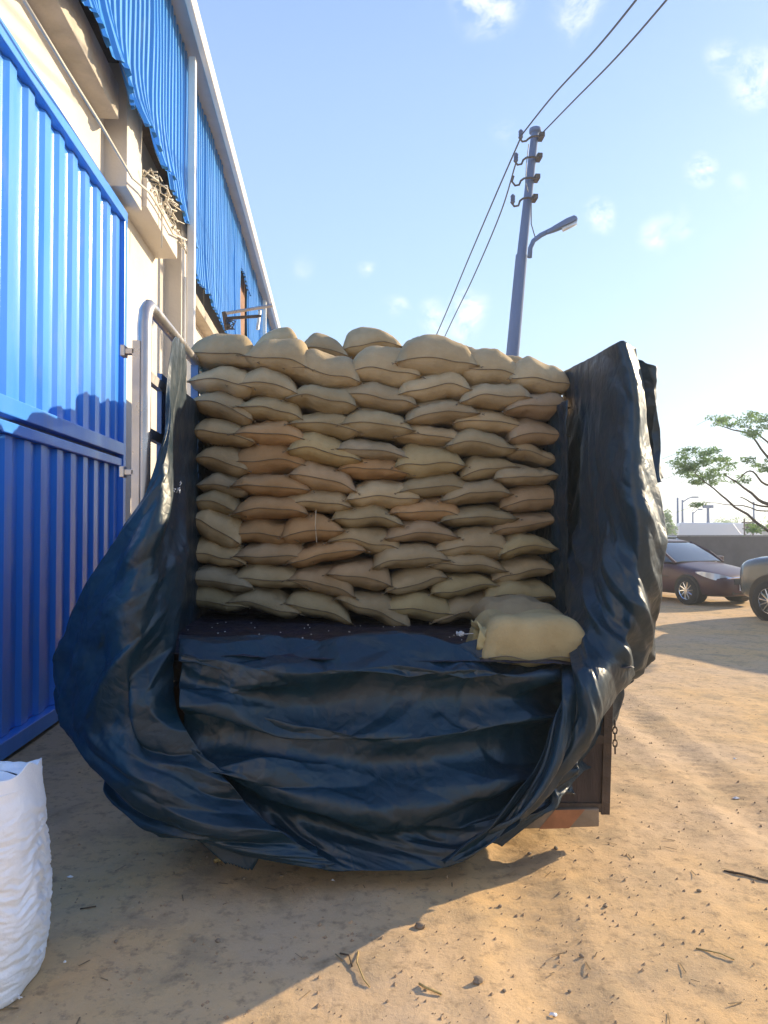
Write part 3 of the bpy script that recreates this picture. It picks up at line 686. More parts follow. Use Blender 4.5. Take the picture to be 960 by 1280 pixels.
def tarpaulin():
    t = thing('tarpaulin', 'huge black plastic tarp slung round the open rear of the truck', 'tarp', (.28, 3.6, .3))
    L_ = [
     [(219,427,4.0),(223,421,4.1),(227,420,4.2),(231,424,4.3),(235,432,4.4)],
     [(211,480,3.8),(218,480,3.85),(225,480,4.0),(232,480,4.2),(239,480,4.4)],
     [(203,540,3.6),(213,540,3.58),(221,540,3.85),(230,540,4.2),(240,545,4.45)],
     [(188,590,3.52),(200,585,3.48),(212,595,3.56),(224,600,3.95),(238,600,4.35)],
     [(160,650,3.5),(180,650,3.40),(200,655,3.42),(218,660,3.7),(236,660,4.1)],
     [(125,720,3.6),(150,725,3.36),(180,730,3.32),(208,730,3.5),(233,735,3.8)],
     [(88,790,3.7),(122,795,3.4),(158,800,3.26),(195,800,3.36),(231,800,3.55)],
     [(60,850,3.8),(102,860,3.45),(145,870,3.22),(190,870,3.28),(229,860,3.42)],
     [(64,898,3.8),(104,915,3.5),(150,925,3.22),(192,915,3.25),(229,900,3.32)],
     [(108,948,3.6),(138,965,3.4),(170,975,3.22),(210,965,3.18),(250,935,3.26)],
     [(135,1000,3.45),(165,1012,3.35),(205,1015,3.2),(245,1005,3.16),(285,975,3.23)],
     [(200,1032,3.33),(230,1042,3.22),(262,1045,3.17),(290,1038,3.15),(325,1020,3.2)],
     [(300,1062,3.26),(315,1066,3.18),(335,1067,3.15),(352,1062,3.16),(372,1055,3.2)],
     [(385,1086,3.26),(393,1086,3.2),(400,1085,3.18),(408,1083,3.19),(420,1080,3.22)]]
    Rg = [
     [(698,466,5.0),(718,455,4.6),(738,445,4.2),(762,431,3.8),(781,424,3.72),(799,435,3.78)],
     [(699,482,5.0),(722,480,4.5),(743,478,4.1),(773,475,3.75),(798,475,3.66),(809,476,3.85)],
     [(701,530,5.0),(728,530,4.4),(747,530,4.1),(776,530,3.75),(803,530,3.64),(815,530,3.8)],
     [(702,590,5.0),(728,590,4.35),(751,590,4.05),(781,590,3.7),(806,590,3.60),(822,592,3.8)],
     [(703,650,4.9),(732,650,4.25),(754,650,3.95),(783,650,3.7),(808,650,3.55),(832,650,3.8)],
     [(702,710,4.7),(728,710,4.1),(751,710,3.8),(780,712,3.6),(805,715,3.5),(833,715,3.75)],
     [(704,772,4.3),(721,775,3.8),(744,778,3.6),(773,780,3.48),(800,782,3.45),(826,780,3.7)],
     [(704,834,3.7),(716,840,3.5),(738,842,3.4),(763,848,3.35),(788,850,3.4),(808,845,3.65)],
     [(696,890,3.44),(706,900,3.40),(724,905,3.34),(744,905,3.32),(764,900,3.38),(782,893,3.6)],
     [(668,960,3.38),(680,965,3.34),(697,965,3.3),(712,962,3.3),(728,957,3.36),(745,940,3.5)],
     [(608,1038,3.32),(620,1035,3.3),(638,1028,3.26),(654,1018,3.26),(668,1008,3.3),(690,990,3.42)],
     [(550,1076,3.26),(560,1074,3.25),(575,1068,3.22),(592,1062,3.22),(608,1056,3.25),(628,1048,3.34)]]
    Rg = [[(x, y, 3.94 if (q == 5 and 6 <= k <= 9) else 3.62 if (q == 4 and 7 <= k <= 9) else Y if Y > 3.7 else 3.7 - (3.7 - Y) * (.42 if k < 7 else (1.12, 1.08, 1, .8, .6, .5)[q]) - (.06 if k > 6 else 0)) for q, (x, y, Y) in enumerate(row)] for k, row in enumerate(Rg)]
    px = (224, 300, 380, 470, 560, 640, 724)
    rows = [((790,790,793,796,800,804,808), 3.68), ((806,809,812,817,821,825,830), 3.50), ((822,835,842,838,840,843,848), 3.35), ((850,868,880,872,872,872,870), 3.45), ((885,905,920,925,920,905,895), 3.31),
            ((915,935,950,955,950,935,920), 3.40), ((950,975,995,1010,1005,985,960), 3.24), ((975,1005,1030,1042,1035,1010,980), 3.36)]
    M_ = [[(x, y, Y + dy_) for x, y, dy_ in zip(px, ys, (0, 0, 0, 0, 0, .05, .26))] for ys, Y in rows]
    M_.append([(x, y, 3.22 + (.2 if x > 650 else 0)) for x, y in zip((312, 352, 400, 470, 550, 612, 680), (1040, 1062, 1086, 1088, 1082, 1058, 1000))])
    obj('rear_flap', sheet(M_, 300, 300, 12.1, .8, fu=1.6, fv=.8, edge=.01), TARP, t, smooth=True, solid=.002)
    obj('left_drape', sheet(L_, 340, 150, 3.7, .75, fu=.8, fv=1.7, edge=.008, topfix=True), TARP, t, smooth=True, solid=.002)
    obj('right_drape', sheet(Rg, 340, 190, 8.2, .66, fu=.8, fv=1.7, edge=.008, topfix=True), TARP, t, smooth=True, solid=.002)
    F_ = [[(786,448,3.98),(804,452,3.93),(815,460,3.90),(823,474,3.95)], [(790,500,3.94),(812,502,3.88),(824,505,3.86),(831,508,3.93)],
          [(796,550,3.92),(816,552,3.86),(828,552,3.84),(836,552,3.92)], [(800,608,3.92),(818,605,3.85),(830,601,3.84),(838,597,3.92)]]
    obj('outer_flap', sheet(F_, 120, 70, 21.3, .5, fu=1, fv=1.5, edge=.004), TARP, t, smooth=True, solid=.002)
    G_ = [[(812,640,3.6),(822,638,3.55),(830,640,3.7)], [(811,680,3.55),(820,682,3.45),(830,690,3.65)], [(812,700,3.5),(824,712,3.42),(834,735,3.6)], [(806,760,3.45),(816,770,3.40),(828,775,3.6)]]
    # bed liner and inner side walls
    nx, ny = 130, 70; X, Y = np.meshgrid(np.linspace(TX0 + .03, TX1 - .02, nx), np.linspace(3.83, 5.7, ny), indexing='ij')
    Z = bz(X) - .042 + .012 * ridge(X * 2.2, Y * 7, 3.3) + .006 * ridge(X * 5, Y * 15, 7.3) + .003 * ridge(X * 13, Y * 13, 1.3)
    obj('bed_liner', MB().grid(np.stack([X, Y, Z], -1)), TARPIN, t, smooth=True, solid=.002)
    for x, s in ((TX1 - .01, -1), (TX0 + .055, 1)):
        Yv, Zv = np.meshgrid(np.linspace(4.9 if s < 0 else 4.4, 6.7, 110), np.linspace(1.05, 2.62, 90), indexing='ij')
        Xv = x + s * (1 if s < 0 else .4) * (.02 * ridge(Yv * 3, Zv * 1.2, 5.5 + x) + .012 * ridge(Yv * 6, Zv * 4, 8.5) + .004 * ridge(Yv * 15, Zv * 12, 2))
        obj('side_liner', MB().grid(np.stack([Xv, Yv, Zv], -1)), TARP, t, smooth=True, solid=.002)
    # shiny gathered knot with a white mark on the left drape
    p = P(222, 609, 3.98); mb = MB(); rr = random.Random(4)
    for i in range(7):
        a, q = rr.uniform(-.02, .02), rr.uniform(-.035, .035); mb.tube([p + Vector((a, -.03, q)), p + Vector((a + rr.uniform(-.012, .012), -.032, q + rr.uniform(.006, .02))), p + Vector((a + rr.uniform(-.015, .015), -.03, q + rr.uniform(-.01, .02)))], .0035, 4)
    obj('printed_mark', mb, mat('tarp_print', (.35, .42, .55), .4), t, smooth=True)
tarpaulin()

# white scraps and grain on the bed
def bed_bits():
    p = P(574, 793, 4.22); rr = random.Random(8); mb = MB()
    for i in range(14): 
        a = rr.uniform(0, 6.28); q = p + Vector((rr.uniform(-.02, .025), rr.uniform(-.01, .01), rr.uniform(-.004, .012))); mb.box(q, (.014, .01, .008), Euler((a, a * 2, a * 3)).to_matrix())
    mb.tube([p + Vector((.02, 0, 0)), p + Vector((.07, -.01, .006)), p + Vector((.12, 0, .002))], .0025, 4)
    tag(obj('cotton_scrap', mb, SCRAP), 'crumpled white scrap of thread left of the tied sack on the bed', 'scrap')
    mb = MB()
    for i in range(70):
        x, y = rr.uniform(TX0 + .1, 1.1), rr.uniform(3.95, 5.1); mb.box((x, y, bz(x) - .022), (.006, .005, .004), Euler((0, 0, x * 9)).to_matrix())
    tag(obj('spilled_grain', mb, SCRAP), 'spilled pale grain on the dark bed liner', None, kind='stuff')
bed_bits()

# ================================================================== WHITE BAG, lower left
def white_bag():
    base = PG(-18, 1250); cx, cy = base.x - .10, base.y + .13
    t = thing('white_woven_bag', 'tall crumpled white woven bag standing near the blue gate, cut by the frame', 'bag', (cx, cy, 0))
    nu, nv = 220, 150; th = np.linspace(0, 2 * np.pi, nu); v = np.linspace(0, 1, nv); T, V = np.meshgrid(th, v, indexing='ij')
    rad = np.interp(V, [0, .03, .10, .35, .6, .8, .9, 1], [.222, .232, .238, .243, .24, .224, .207, .20])
    sq = 1 / (np.abs(np.cos(T - .1)) ** 4 + np.abs(np.sin(T - .1)) ** 4) ** (1 / 4)
    amp = np.clip((1 - V) * 2.2, .12, 1) * np.clip(V * 8, .2, 1)
    x1 = T * 1.6; 
    dia = V * 30 - np.cos(T + .9) * 3.2 + 1.3 * fbm(np.cos(T) * 2, np.sin(T) * 2, V * 4, 3)
    wr = ridge(dia * .62, np.cos(T) * 1.5, np.sin(T) * 1.5) * .010 + ridge(dia * 1.4, np.cos(T) * 3 + 3, np.sin(T) * 3) * .005 + .003 * ridge(dia * 3, np.cos(T) * 5, np.sin(T) * 5)
    rad = rad * sq + (wr - .008) * amp + .02 * pn(np.cos(T) * 1.2, np.sin(T) * 1.2, V * 2.2)
    top = .80 + .03 * np.cos(T * 2 + .5) + .025 * pn(np.cos(T) * 2, np.sin(T) * 2, 3)
    X = cx + rad * np.cos(T) + .012 * V; Y = cy + rad * np.sin(T); Z = V * top + .002
    X[-1], Y[-1], Z[-1] = X[0], Y[0], Z[0]
    obj('bag_body', MB().grid(np.stack([X, Y, Z], -1)), BAG, t, smooth=True, solid=.003)
    # folded-over contents surface just under the mouth
    rr = np.linspace(0, .98, 20); T2, R2 = np.meshgrid(th[::4], rr, indexing='ij')
    sq2 = sq[::4, :1]; rb = .208 * sq2 * R2
    Zt = .76 + .05 * (1 - R2 ** 2) + .02 * pn(np.cos(T2) * R2 * 3, np.sin(T2) * R2 * 3, 1)
    obj('bag_mouth_fold', MB().grid(np.stack([cx + .012 + rb * np.cos(T2), cy + rb * np.sin(T2), Zt], -1)), BAG, t, smooth=True)
    mb = MB(); q = random.Random(3)
    for i in range(10):
        a = Vector((cx + .2, cy - .13, .01)); mb.tube([a, a + Vector((q.uniform(.0, .05), q.uniform(-.05, .0), q.uniform(0, .015)))], .0022, 4)
    obj('frayed_threads', mb, BAG, t)
white_bag()

# ================================================================== UTILITY POLE AND WIRES
def pole():
    YP = 15.0
    top = P(669, 163, YP); mid = P(652, 318, YP); low = P(641, 440, YP); d = (low - top) / (top.z - low.z)
    base = low + (mid - low) * (-(low.z) / (mid.z - low.z)); base.z = 0
    t = thing('utility_pole', 'tall leaning grey utility pole behind the sacks with hooks and a lamp', 'utility pole', base)
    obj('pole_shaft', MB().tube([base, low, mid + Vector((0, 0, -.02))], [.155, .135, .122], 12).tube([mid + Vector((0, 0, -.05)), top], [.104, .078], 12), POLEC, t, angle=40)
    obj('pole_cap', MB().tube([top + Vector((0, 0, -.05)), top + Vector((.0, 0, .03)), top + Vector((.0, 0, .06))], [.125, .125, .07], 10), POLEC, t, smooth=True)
    for i, (y, hx, hy) in enumerate(((170, 652, 171), (196, 646, 200), (222, 643, 226), (247, 642, 252))):
        c = P(668 - (y - 163) * .115 + 2, y, YP - .16)
        a = P(hx, hy, YP - .2); b = P(hx - 1 + 3, hy + 4, YP - .2)
        arm = MB().tube([P(676 - (y - 163) * .11, y + (2 if i else 0), YP - .16), c, P(hx + 12, y + 1, YP - .2), P(hx + 8, y + 4, YP - .2), P(hx + 6, hy + 5, YP - .2), P(hx + 1, hy + 6, YP - .2), P(hx - 3, hy + 1, YP - .2), P(hx - 1, hy - 6, YP - .2)], .022, 7)
        arm.box(P(677 - (y - 163) * .11, y + 1, YP - .1), (.10, .24, .09))
        h = obj('hook_bracket', arm, IRON, t, smooth=False)
        if i != 2:
            ins = MB(); q = P(hx - 1, hy - 3, YP - .2)
            ins.tube([q + Vector((0, 0, -.09)), q + Vector((0, 0, -.05)), q + Vector((0, 0, -.045)), q, q + Vector((0, 0, .005)), q + Vector((0, 0, .06)), q + Vector((0, 0, .1))], [.03, .05, .035, .05, .04, .05, .02], 10)
            obj('insulator', ins, mat('insulator_brown', (.10, .10, .14), .3), h, smooth=True)
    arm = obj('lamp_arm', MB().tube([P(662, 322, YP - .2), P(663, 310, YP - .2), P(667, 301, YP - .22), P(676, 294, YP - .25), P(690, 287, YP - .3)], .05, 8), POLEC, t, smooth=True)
    a, b = P(684, 291, YP - .3), P(721, 273, YP - .45); ax = (b - a).normalized(); up = Vector((0, 0, 1)); up = (up - ax * up.dot(ax)).normalized(); sd = ax.cross(up)
    rings = []
    for f, hw, h0, h1 in ((0, .04, -.03, .04), (.25, .08, -.04, .06), (.7, .11, -.05, .08), (.95, .10, -.05, .07), (1.0, .08, -.04, .03)):
        c = a + (b - a) * f; rings.append([c + sd * hw + up * h0, c - sd * hw + up * h0, c - sd * hw + up * (h1 * .5), c - sd * hw * .5 + up * h1, c + sd * hw * .5 + up * h1, c + sd * hw + up * (h1 * .5)])
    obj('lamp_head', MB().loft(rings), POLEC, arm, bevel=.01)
    obj('lamp_lens', MB().tube([a + (b - a) * .45 - up * .075, a + (b - a) * .93 - up * .075], .055, 8), LAMPG, arm, smooth=True)
    obj('feed_wire', MB().tube([P(664, 250, YP - .2), P(664, 280, YP - .22), P(669, 297, YP - .25)], .012, 5), CABLE, t)
    obj('feed_wire', MB().tube([P(661, 180, YP - .25), P(658, 205, YP - .25), P(657, 228, YP - .25), P(660, 240, YP - .2)], .010, 5), CABLE, t)
    def wire(pts, r, label):
        C = crom(np.array([list(p) for p in pts]), 40, 0)
        tag(obj('overhead_wire', MB().tube([Vector(c) for c in C], r, 5), CABLE, smooth=True), label, 'wire', 'overhead wires on the pole')
    wire([P(651, 170, 14.8), P(690, 121, 12.9), P(745, 61, 10.8), P(795, 0, 9.2), P(880, -110, 7.2)], .016, 'upper overhead wire running from the pole top hook towards the viewer')
    wire([P(678, 166, 14.9), P(715, 128, 13), P(770, 72, 10.8), P(833, 0, 9), P(940, -130, 7)], .015, 'kinked overhead wire leaving the right side of the pole top')
    wire([P(651, 172, 14.8), P(620, 243, 17), P(585, 325, 20), P(548, 413, 25), P(500, 520, 36)], .018, 'outer wire falling from the top hook to behind the sacks')
    wire([P(646, 200, 14.8), P(625, 268, 17), P(590, 350, 20), P(560, 412, 25), P(515, 510, 36)], .017, 'inner wire falling from the second hook to behind the sacks')
pole()

# ================================================================== CARS
def wheel_parts(parent, x, y, r, side, matr=CHROME, n=10):
    wv = MB(); w = .10
    prof = [(r * .62, -w), (r * .92, -w), (r, -w * .6), (r, w * .6), (r * .92, w), (r * .62, w)]
    rings = [[Vector((x + a * math.cos(q), y + b, r + a * math.sin(q))) for a, b in prof] for q in [2 * math.pi * k / 30 for k in range(31)]]
    t = obj('wheel', wv.loft(rings, close=False, caps=False), RUBBER, parent, local=True, smooth=True)
    yy = y + side * w * .75
    obj('brake_disc', MB().tube([(x, y - .06, r), (x, y + .06, r)], r * .6, 20), DARKP, t, local=True)
    m = MB(); Rm = r * .64
    ring = [Vector((x + Rm * math.cos(q), yy, r + Rm * math.sin(q))) for q in [2 * math.pi * k / 30 for k in range(31)]]
    m.tube(ring, .018, 6, caps=False)
    for k in range(n):
        q = 2 * math.pi * k / n; q2 = q + .12
        m.tube([(x + .04 * math.cos(q), yy, r + .04 * math.sin(q)), (x + Rm * math.cos(q2), yy, r + Rm * math.sin(q2))], [.022, .016], 5)
    m.tube([(x, yy - .02, r), (x, yy + .025 * side, r)], .05, 12)
    obj('rim', m, matr, t, local=True, smooth=False)
def body_loft(st, n_mid=1):
    rings = []
    for x, hw, zl, zt, cr in st:
        half = [(0, zl), (hw * .82, zl), (hw * .97, zl + .10), (hw, zl + (zt - zl) * .45), (hw * .985, zl + (zt - zl) * .72), (hw * .93, zt - .05), (hw * .80, zt), (0, zt + cr)]
        pts = [(x, y, z) for y, z in half] + [(x, -y, z) for y, z in half[-2:0:-1]]
        rings.append(pts)
    return MB().loft(rings)
def sedan(loc, rz):
    t = thing('parked_car', 'dark plum sedan parked beyond the truck with silver headlights facing the yard', 'car', loc, rz)
    st = [(2.30, .50, .30, .60, .01), (2.25, .70, .24, .68, .015), (2.05, .84, .2, .74, .03), (1.65, .89, .19, .82, .045), (1.2, .90, .19, .89, .05), (.85, .90, .19, .95, .04), (.2, .905, .19, .97, .02), (-.8, .905, .19, .99, .02),
          (-1.6, .90, .2, 1.02, .03), (-2.05, .86, .24, 1.0, .02), (-2.25, .78, .32, .92, .01), (-2.32, .6, .4, .8, 0)]
    b = obj('body', body_loft(st), PLUM, t, local=True, smooth=True, subsurf=1)
    # cabin: glasshouse ring and roof
    def sec(x, hwb, zb, hwt, zt): return [(x, -hwb, zb), (x, hwb, zb), (x, hwt, zt), (x, hwt * .8, zt + .015), (x, -hwt * .8, zt + .015), (x, -hwt, zt)]
    gl = MB().loft([sec(.98, .74, .94, .72, .95), sec(.70, .80, .95, .70, 1.12), sec(.28, .83, .96, .64, 1.34), (sec(.05, .83, .96, .61, 1.405)), sec(-.9, .83, .98, .61, 1.42), sec(-1.3, .80, 1.0, .60, 1.36), sec(-1.85, .74, 1.02, .66, 1.06)])
    obj('window_glass', gl, GLASS, b, local=True, angle=35)
    rf = MB().loft([[(x, -hw, z), (x, hw, z), (x, hw * .75, z + .03), (x, -hw * .75, z + .03)] for x, hw, z in ((.14, .63, 1.385), (.0, .625, 1.42), (-.45, .62, 1.44), (-.95, .62, 1.43), (-1.2, .61, 1.39))])
    obj('roof', rf, PLUM, b, local=True, angle=35)
    for s in (-1, 1):
        obj('pillar', MB().tube([(1.0, s * .78, .93), (.62, s * .76, 1.17), (.12, s * .64, 1.39)], .028, 6).tube([(-.42, s * .835, .96), (-.48, s * .63, 1.41)], .03, 6).tube([(-1.9, s * .76, 1.0), (-1.15, s * .62, 1.39)], .05, 6), PLUM, b, local=True)
        hl = []
        for q, (x, y, zc, hz) in enumerate(((2.27, .40, .615, .035), (2.235, .56, .63, .06), (2.15, .70, .655, .075), (2.02, .815, .69, .07), (1.86, .875, .725, .05), (1.72, .90, .745, .02))):
            hl.append([(x + .012, s * (y + .012), zc - hz), (x - .015, s * (y + .004), zc + hz), (x - .12, s * (y - .08), zc + hz), (x - .12, s * (y - .08), zc - hz)])
        obj('headlight', MB().loft(hl), LAMPG, b, local=True, angle=50)
        obj('fog_light', MB().tube([(2.17, s * .60, .36), (2.215, s * .60, .36)], .05, 10), CHROME, b, local=True)
        obj('mirror', MB().box((.72, s * .98, 1.0), (.12, .20, .13)), PLUM, b, local=True, bevel=.03)
        for x in (1.42, -1.35):
            obj('wheel_arch', MB().tube([(x, s * .60, .36), (x, s * .906, .34)], .35, 24), DARKP, b, local=True)
            wheel_parts(t, x, s * .83, .325, s)
    for s in (-1, 1): obj('door_seam', MB().tube([(.62, s * .893, .28), (.66, s * .915, .55), (.60, s * .90, .90)], .006, 4).tube([(-.45, s * .895, .28), (-.45, s * .917, .55), (-.45, s * .90, .93)], .006, 4).tube([(.9, s * .912, .62), (-2.0, s * .90, .68)], .006, 4), DARKP, b, local=True)
    obj('grille', MB().box((2.272, 0, .56), (.05, .80, .13)), DARKP, b, local=True, bevel=.01)
    obj('grille_trim', MB().tube([(2.2, -.62, .62), (2.29, -.42, .645), (2.315, 0, .655), (2.29, .42, .645), (2.2, .62, .62)], .016, 6).tube([(2.24, -.40, .50), (2.30, 0, .49), (2.24, .40, .50)], .012, 6), CHROME, b, local=True)
    obj('badge', MB().box((2.312, 0, .62), (.02, .22, .055)).box((2.314, 0, .62), (.022, .08, .085)), CHROME, b, local=True, bevel=.01)
    obj('lower_intake', MB().box((2.255, 0, .34), (.05, .9, .12)), DARKP, b, local=True)
    obj('number_plate', MB().box((2.318, 0, .43), (.02, .52, .14)), PLATE, b, local=True, bevel=.004)
    return t
def suv(loc, rz):
    t = thing('parked_suv', 'dark grey-green SUV nosing in from the right frame edge with chrome spoked wheel', 'car', loc, rz)
    st = [(2.35, .6, .45, .95, .01), (2.27, .84, .38, 1.10, .02), (1.95, .93, .32, 1.2, .03), (1.2, .95, .30, 1.26, .03), (.4, .95, .30, 1.26, .01), (-1.4, .95, .30, 1.28, .01), (-2.1, .93, .33, 1.28, .01), (-2.3, .88, .38, 1.2, .0), (-2.36, .8, .45, 1.0, 0)]
    b = obj('body', body_loft(st), SUVG, t, local=True, smooth=True, subsurf=1)
    def sec(x, hwb, zb, hwt, zt): return [(x, -hwb, zb), (x, hwb, zb), (x, hwt, zt), (x, -hwt, zt)]
    obj('window_glass', MB().loft([sec(1.45, .84, 1.22, .80, 1.24), sec(.75, .88, 1.24, .72, 1.80), sec(-1.8, .86, 1.24, .72, 1.84), sec(-2.2, .84, 1.25, .76, 1.32)]), GLASS, b, local=True, angle=30)
    obj('roof', MB().loft([[(x, -hw, z), (x, hw, z), (x, hw * .8, z + .05), (x, -hw * .8, z + .05)] for x, hw, z in ((.85, .74, 1.79), (.3, .75, 1.84), (-1.5, .75, 1.87), (-1.95, .74, 1.84))]), SUVG, b, local=True, angle=30)
    for s in (-1, 1):
        obj('pillar', MB().tube([(1.5, s * .84, 1.21), (.8, s * .73, 1.81)], .04, 6).tube([(-.5, s * .88, 1.14), (-.55, s * .72, 1.74)], .04, 6).tube([(-1.45, s * .9, 1.16), (-1.5, s * .72, 1.76)], .05, 6).tube([(-2.15, s * .86, 1.16), (-1.9, s * .72, 1.74)], .06, 6), SUVG, b, local=True)
        obj('tail_light', MB().box((-2.27, s * .84, .98), (.10, .14, .26)), RED, b, local=True, bevel=.02)
        for x in (1.45, -1.4):
            obj('wheel_arch', MB().tube([(x, s * .6, .42), (x, s * .958, .42)], .46, 24), DARKP, b, local=True)
            wheel_parts(t, x, s * .89, .385, s, n=12)
    obj('rear_bumper', MB().box((-2.36, 0, .55), (.14, 1.7, .24)), DARKP, b, local=True, bevel=.03)
    obj('bumper_reflector', MB().tube([(-2.44, .72, .5), (-2.42, .72, .5)], .07, 12).tube([(-2.44, -.72, .5), (-2.42, -.72, .5)], .07, 12), LAMPG, b, local=True)
    obj('number_plate', MB().box((-2.40, 0, .85), (.02, .5, .13)), PLATE, b, local=True)
def place(px, py_ground):
    return PG(px, py_ground)
# sedan: nose towards the viewer and to the right
def seat(fn, gp, h, lx, ly):
    return fn((gp.x - (lx * math.cos(h) - ly * math.sin(h)), gp.y - (lx * math.sin(h) + ly * math.cos(h)), 0), h)
seat(sedan, PG(857, 756), R(-69), 1.42, -.93)
seat(suv, PG(962, 777), R(111), 1.45, .98)
# far vehicles
def far_car(px, py, Y, s, paint, label, rz, van=False):
    p = P(px, py, Y); t = thing('far_van' if van else 'far_car', label, 'van' if van else 'car', (p.x, p.y, 0), rz)
    if van:
        m = MB().loft([[(x, -.95, .4), (x, .95, .4), (x, .95, z), (x, -.95, z)] for x, z in ((2.5, .9), (2.3, 1.1), (1.6, 1.35), (1.1, 2.1), (-2.4, 2.15), (-2.5, 1.9))])
        b = obj('body', m, paint, t, local=True, bevel=.08)
        obj('windscreen', MB().add([(1.58, -.8, 1.42), (1.58, .8, 1.42), (1.16, .75, 2.02), (1.16, -.75, 2.02)], [(0, 1, 2, 3)]), GLASS, b, local=True)
    else:
        b = obj('body', body_loft([(2.2, .6, .3, .6, .01), (1.9, .84, .2, .8, .03), (.9, .88, .2, .95, .03), (-1.8, .88, .2, 1.0, .03), (-2.2, .7, .3, .9, 0)]), paint, t, local=True, smooth=True, subsurf=1)
        obj('window_glass', MB().loft([[(x, -w, z0), (x, w, z0), (x, w2, z1), (x, -w2, z1)] for x, w, z0, w2, z1 in ((1.0, .76, .93, .74, .95), (.2, .82, .95, .6, 1.38), (-1.0, .82, .98, .6, 1.40), (-1.8, .76, 1.0, .7, 1.04))]), GLASS, b, local=True)
        obj('roof', MB().box((-.4, 0, 1.42), (1.3, 1.2, .04)), paint, b, local=True, bevel=.02)
    for s_ in (-1, 1):
        for x in (1.4, -1.4): obj('wheel', MB().tube([(x, s_ * .75, .33), (x, s_ * .9, .33)], .33, 16), RUBBER, t, local=True)
far_car(826, 672, 28, 1, mat('far_paint_silver', (.5, .53, .56), .35), 'silver car half hidden behind the plum sedan', R(-70))
far_car(893, 668, 52, 1, mat('far_paint_white', (.75, .75, .75), .4), 'white van parked far off beyond the low dark wall', R(-20), True)
far_car(915, 668, 54, 1, mat('far_paint_white', (.75, .75, .75), .4), 'second white van, right of the first beyond the low wall', R(8), True)

# low boundary wall
def boundary():
    a = P(800, 672, 30); b = P(1150, 672, 30)
    t = thing('boundary_wall', 'low dark boundary wall running behind the parked cars', 'wall', (a.x, a.y, 0))
    obj('wall_panel', MB().box2((a.x, a.y, 0), (b.x, a.y + .2, 1.38)), mat('dark_block_wall', (.075, .06, .068), .9, var=.4, scale=2, bump=.4), t)
    obj('coping', MB().box2((a.x, a.y - .04, 1.382), (b.x, a.y + .24, 1.45)), mat('wall_coping', (.2, .19, .18), .9, var=.3), t)
boundary()

def lamp_pole(px, ytop, Y, r, label, arm=0, cat='pole', name='distant_pole'):
    top = P(px, ytop, Y); base = Vector((top.x, top.y, 0))
    t = thing(name, label, cat, base, group='poles along the far road')
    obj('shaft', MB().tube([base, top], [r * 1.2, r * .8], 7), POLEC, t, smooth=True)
    if arm:
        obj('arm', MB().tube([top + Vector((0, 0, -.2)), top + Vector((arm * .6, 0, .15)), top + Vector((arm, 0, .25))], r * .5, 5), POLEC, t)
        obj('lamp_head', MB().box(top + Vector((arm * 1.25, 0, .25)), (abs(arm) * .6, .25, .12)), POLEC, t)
lamp_pole(847, 622, 58, .10, 'tall thin far pole nearest the tarp')
lamp_pole(853, 625, 62, .10, 'far street lamp with an arm reaching right', arm=.9, name='street_lamp', cat='street lamp')
lamp_pole(866, 640, 70, .09, 'short far lamp post between two taller poles', arm=.6, name='street_lamp', cat='street lamp')
lamp_pole(885, 634, 60, .14, 'thick far mast topped with a floodlight cluster', arm=0)
lamp_pole(942, 627, 66, .11, 'tall far pole just above the dark suv')
lamp_pole(863, 655, 90, .08, 'tiny far pole low on the horizon')
def flood():
    p = P(885, 634, 60); t = thing('floodlight_cluster', 'ring of floodlights on the thick far mast', 'floodlight', p)
    mb = MB()
    for i in range(6): mb.box(p + Vector((.32 * math.cos(i * 1.05), .32 * math.sin(i * 1.05), .05)), (.22, .2, .25))
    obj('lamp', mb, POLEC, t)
flood()
def transformer():
    b = P(936, 672, 45); t = thing('transformer_frame', 'far steel frame carrying a transformer, left of the tall pole', 'pylon', (b.x, b.y, 0)); mb = MB()
    for dx in (-.28, .28): mb.tube([(b.x + dx, b.y, 0), (b.x + dx, b.y, 2.35)], .05, 6)
    mb.box((b.x, b.y, 2.1), (.9, .08, .08)).box((b.x, b.y, 1.7), (.8, .08, .06)); obj('steel_frame', mb, IRON, t)
    obj('drum', MB().box((b.x, b.y, 1.9), (.3, .3, .3)), IRON, t, bevel=.04)
transformer()

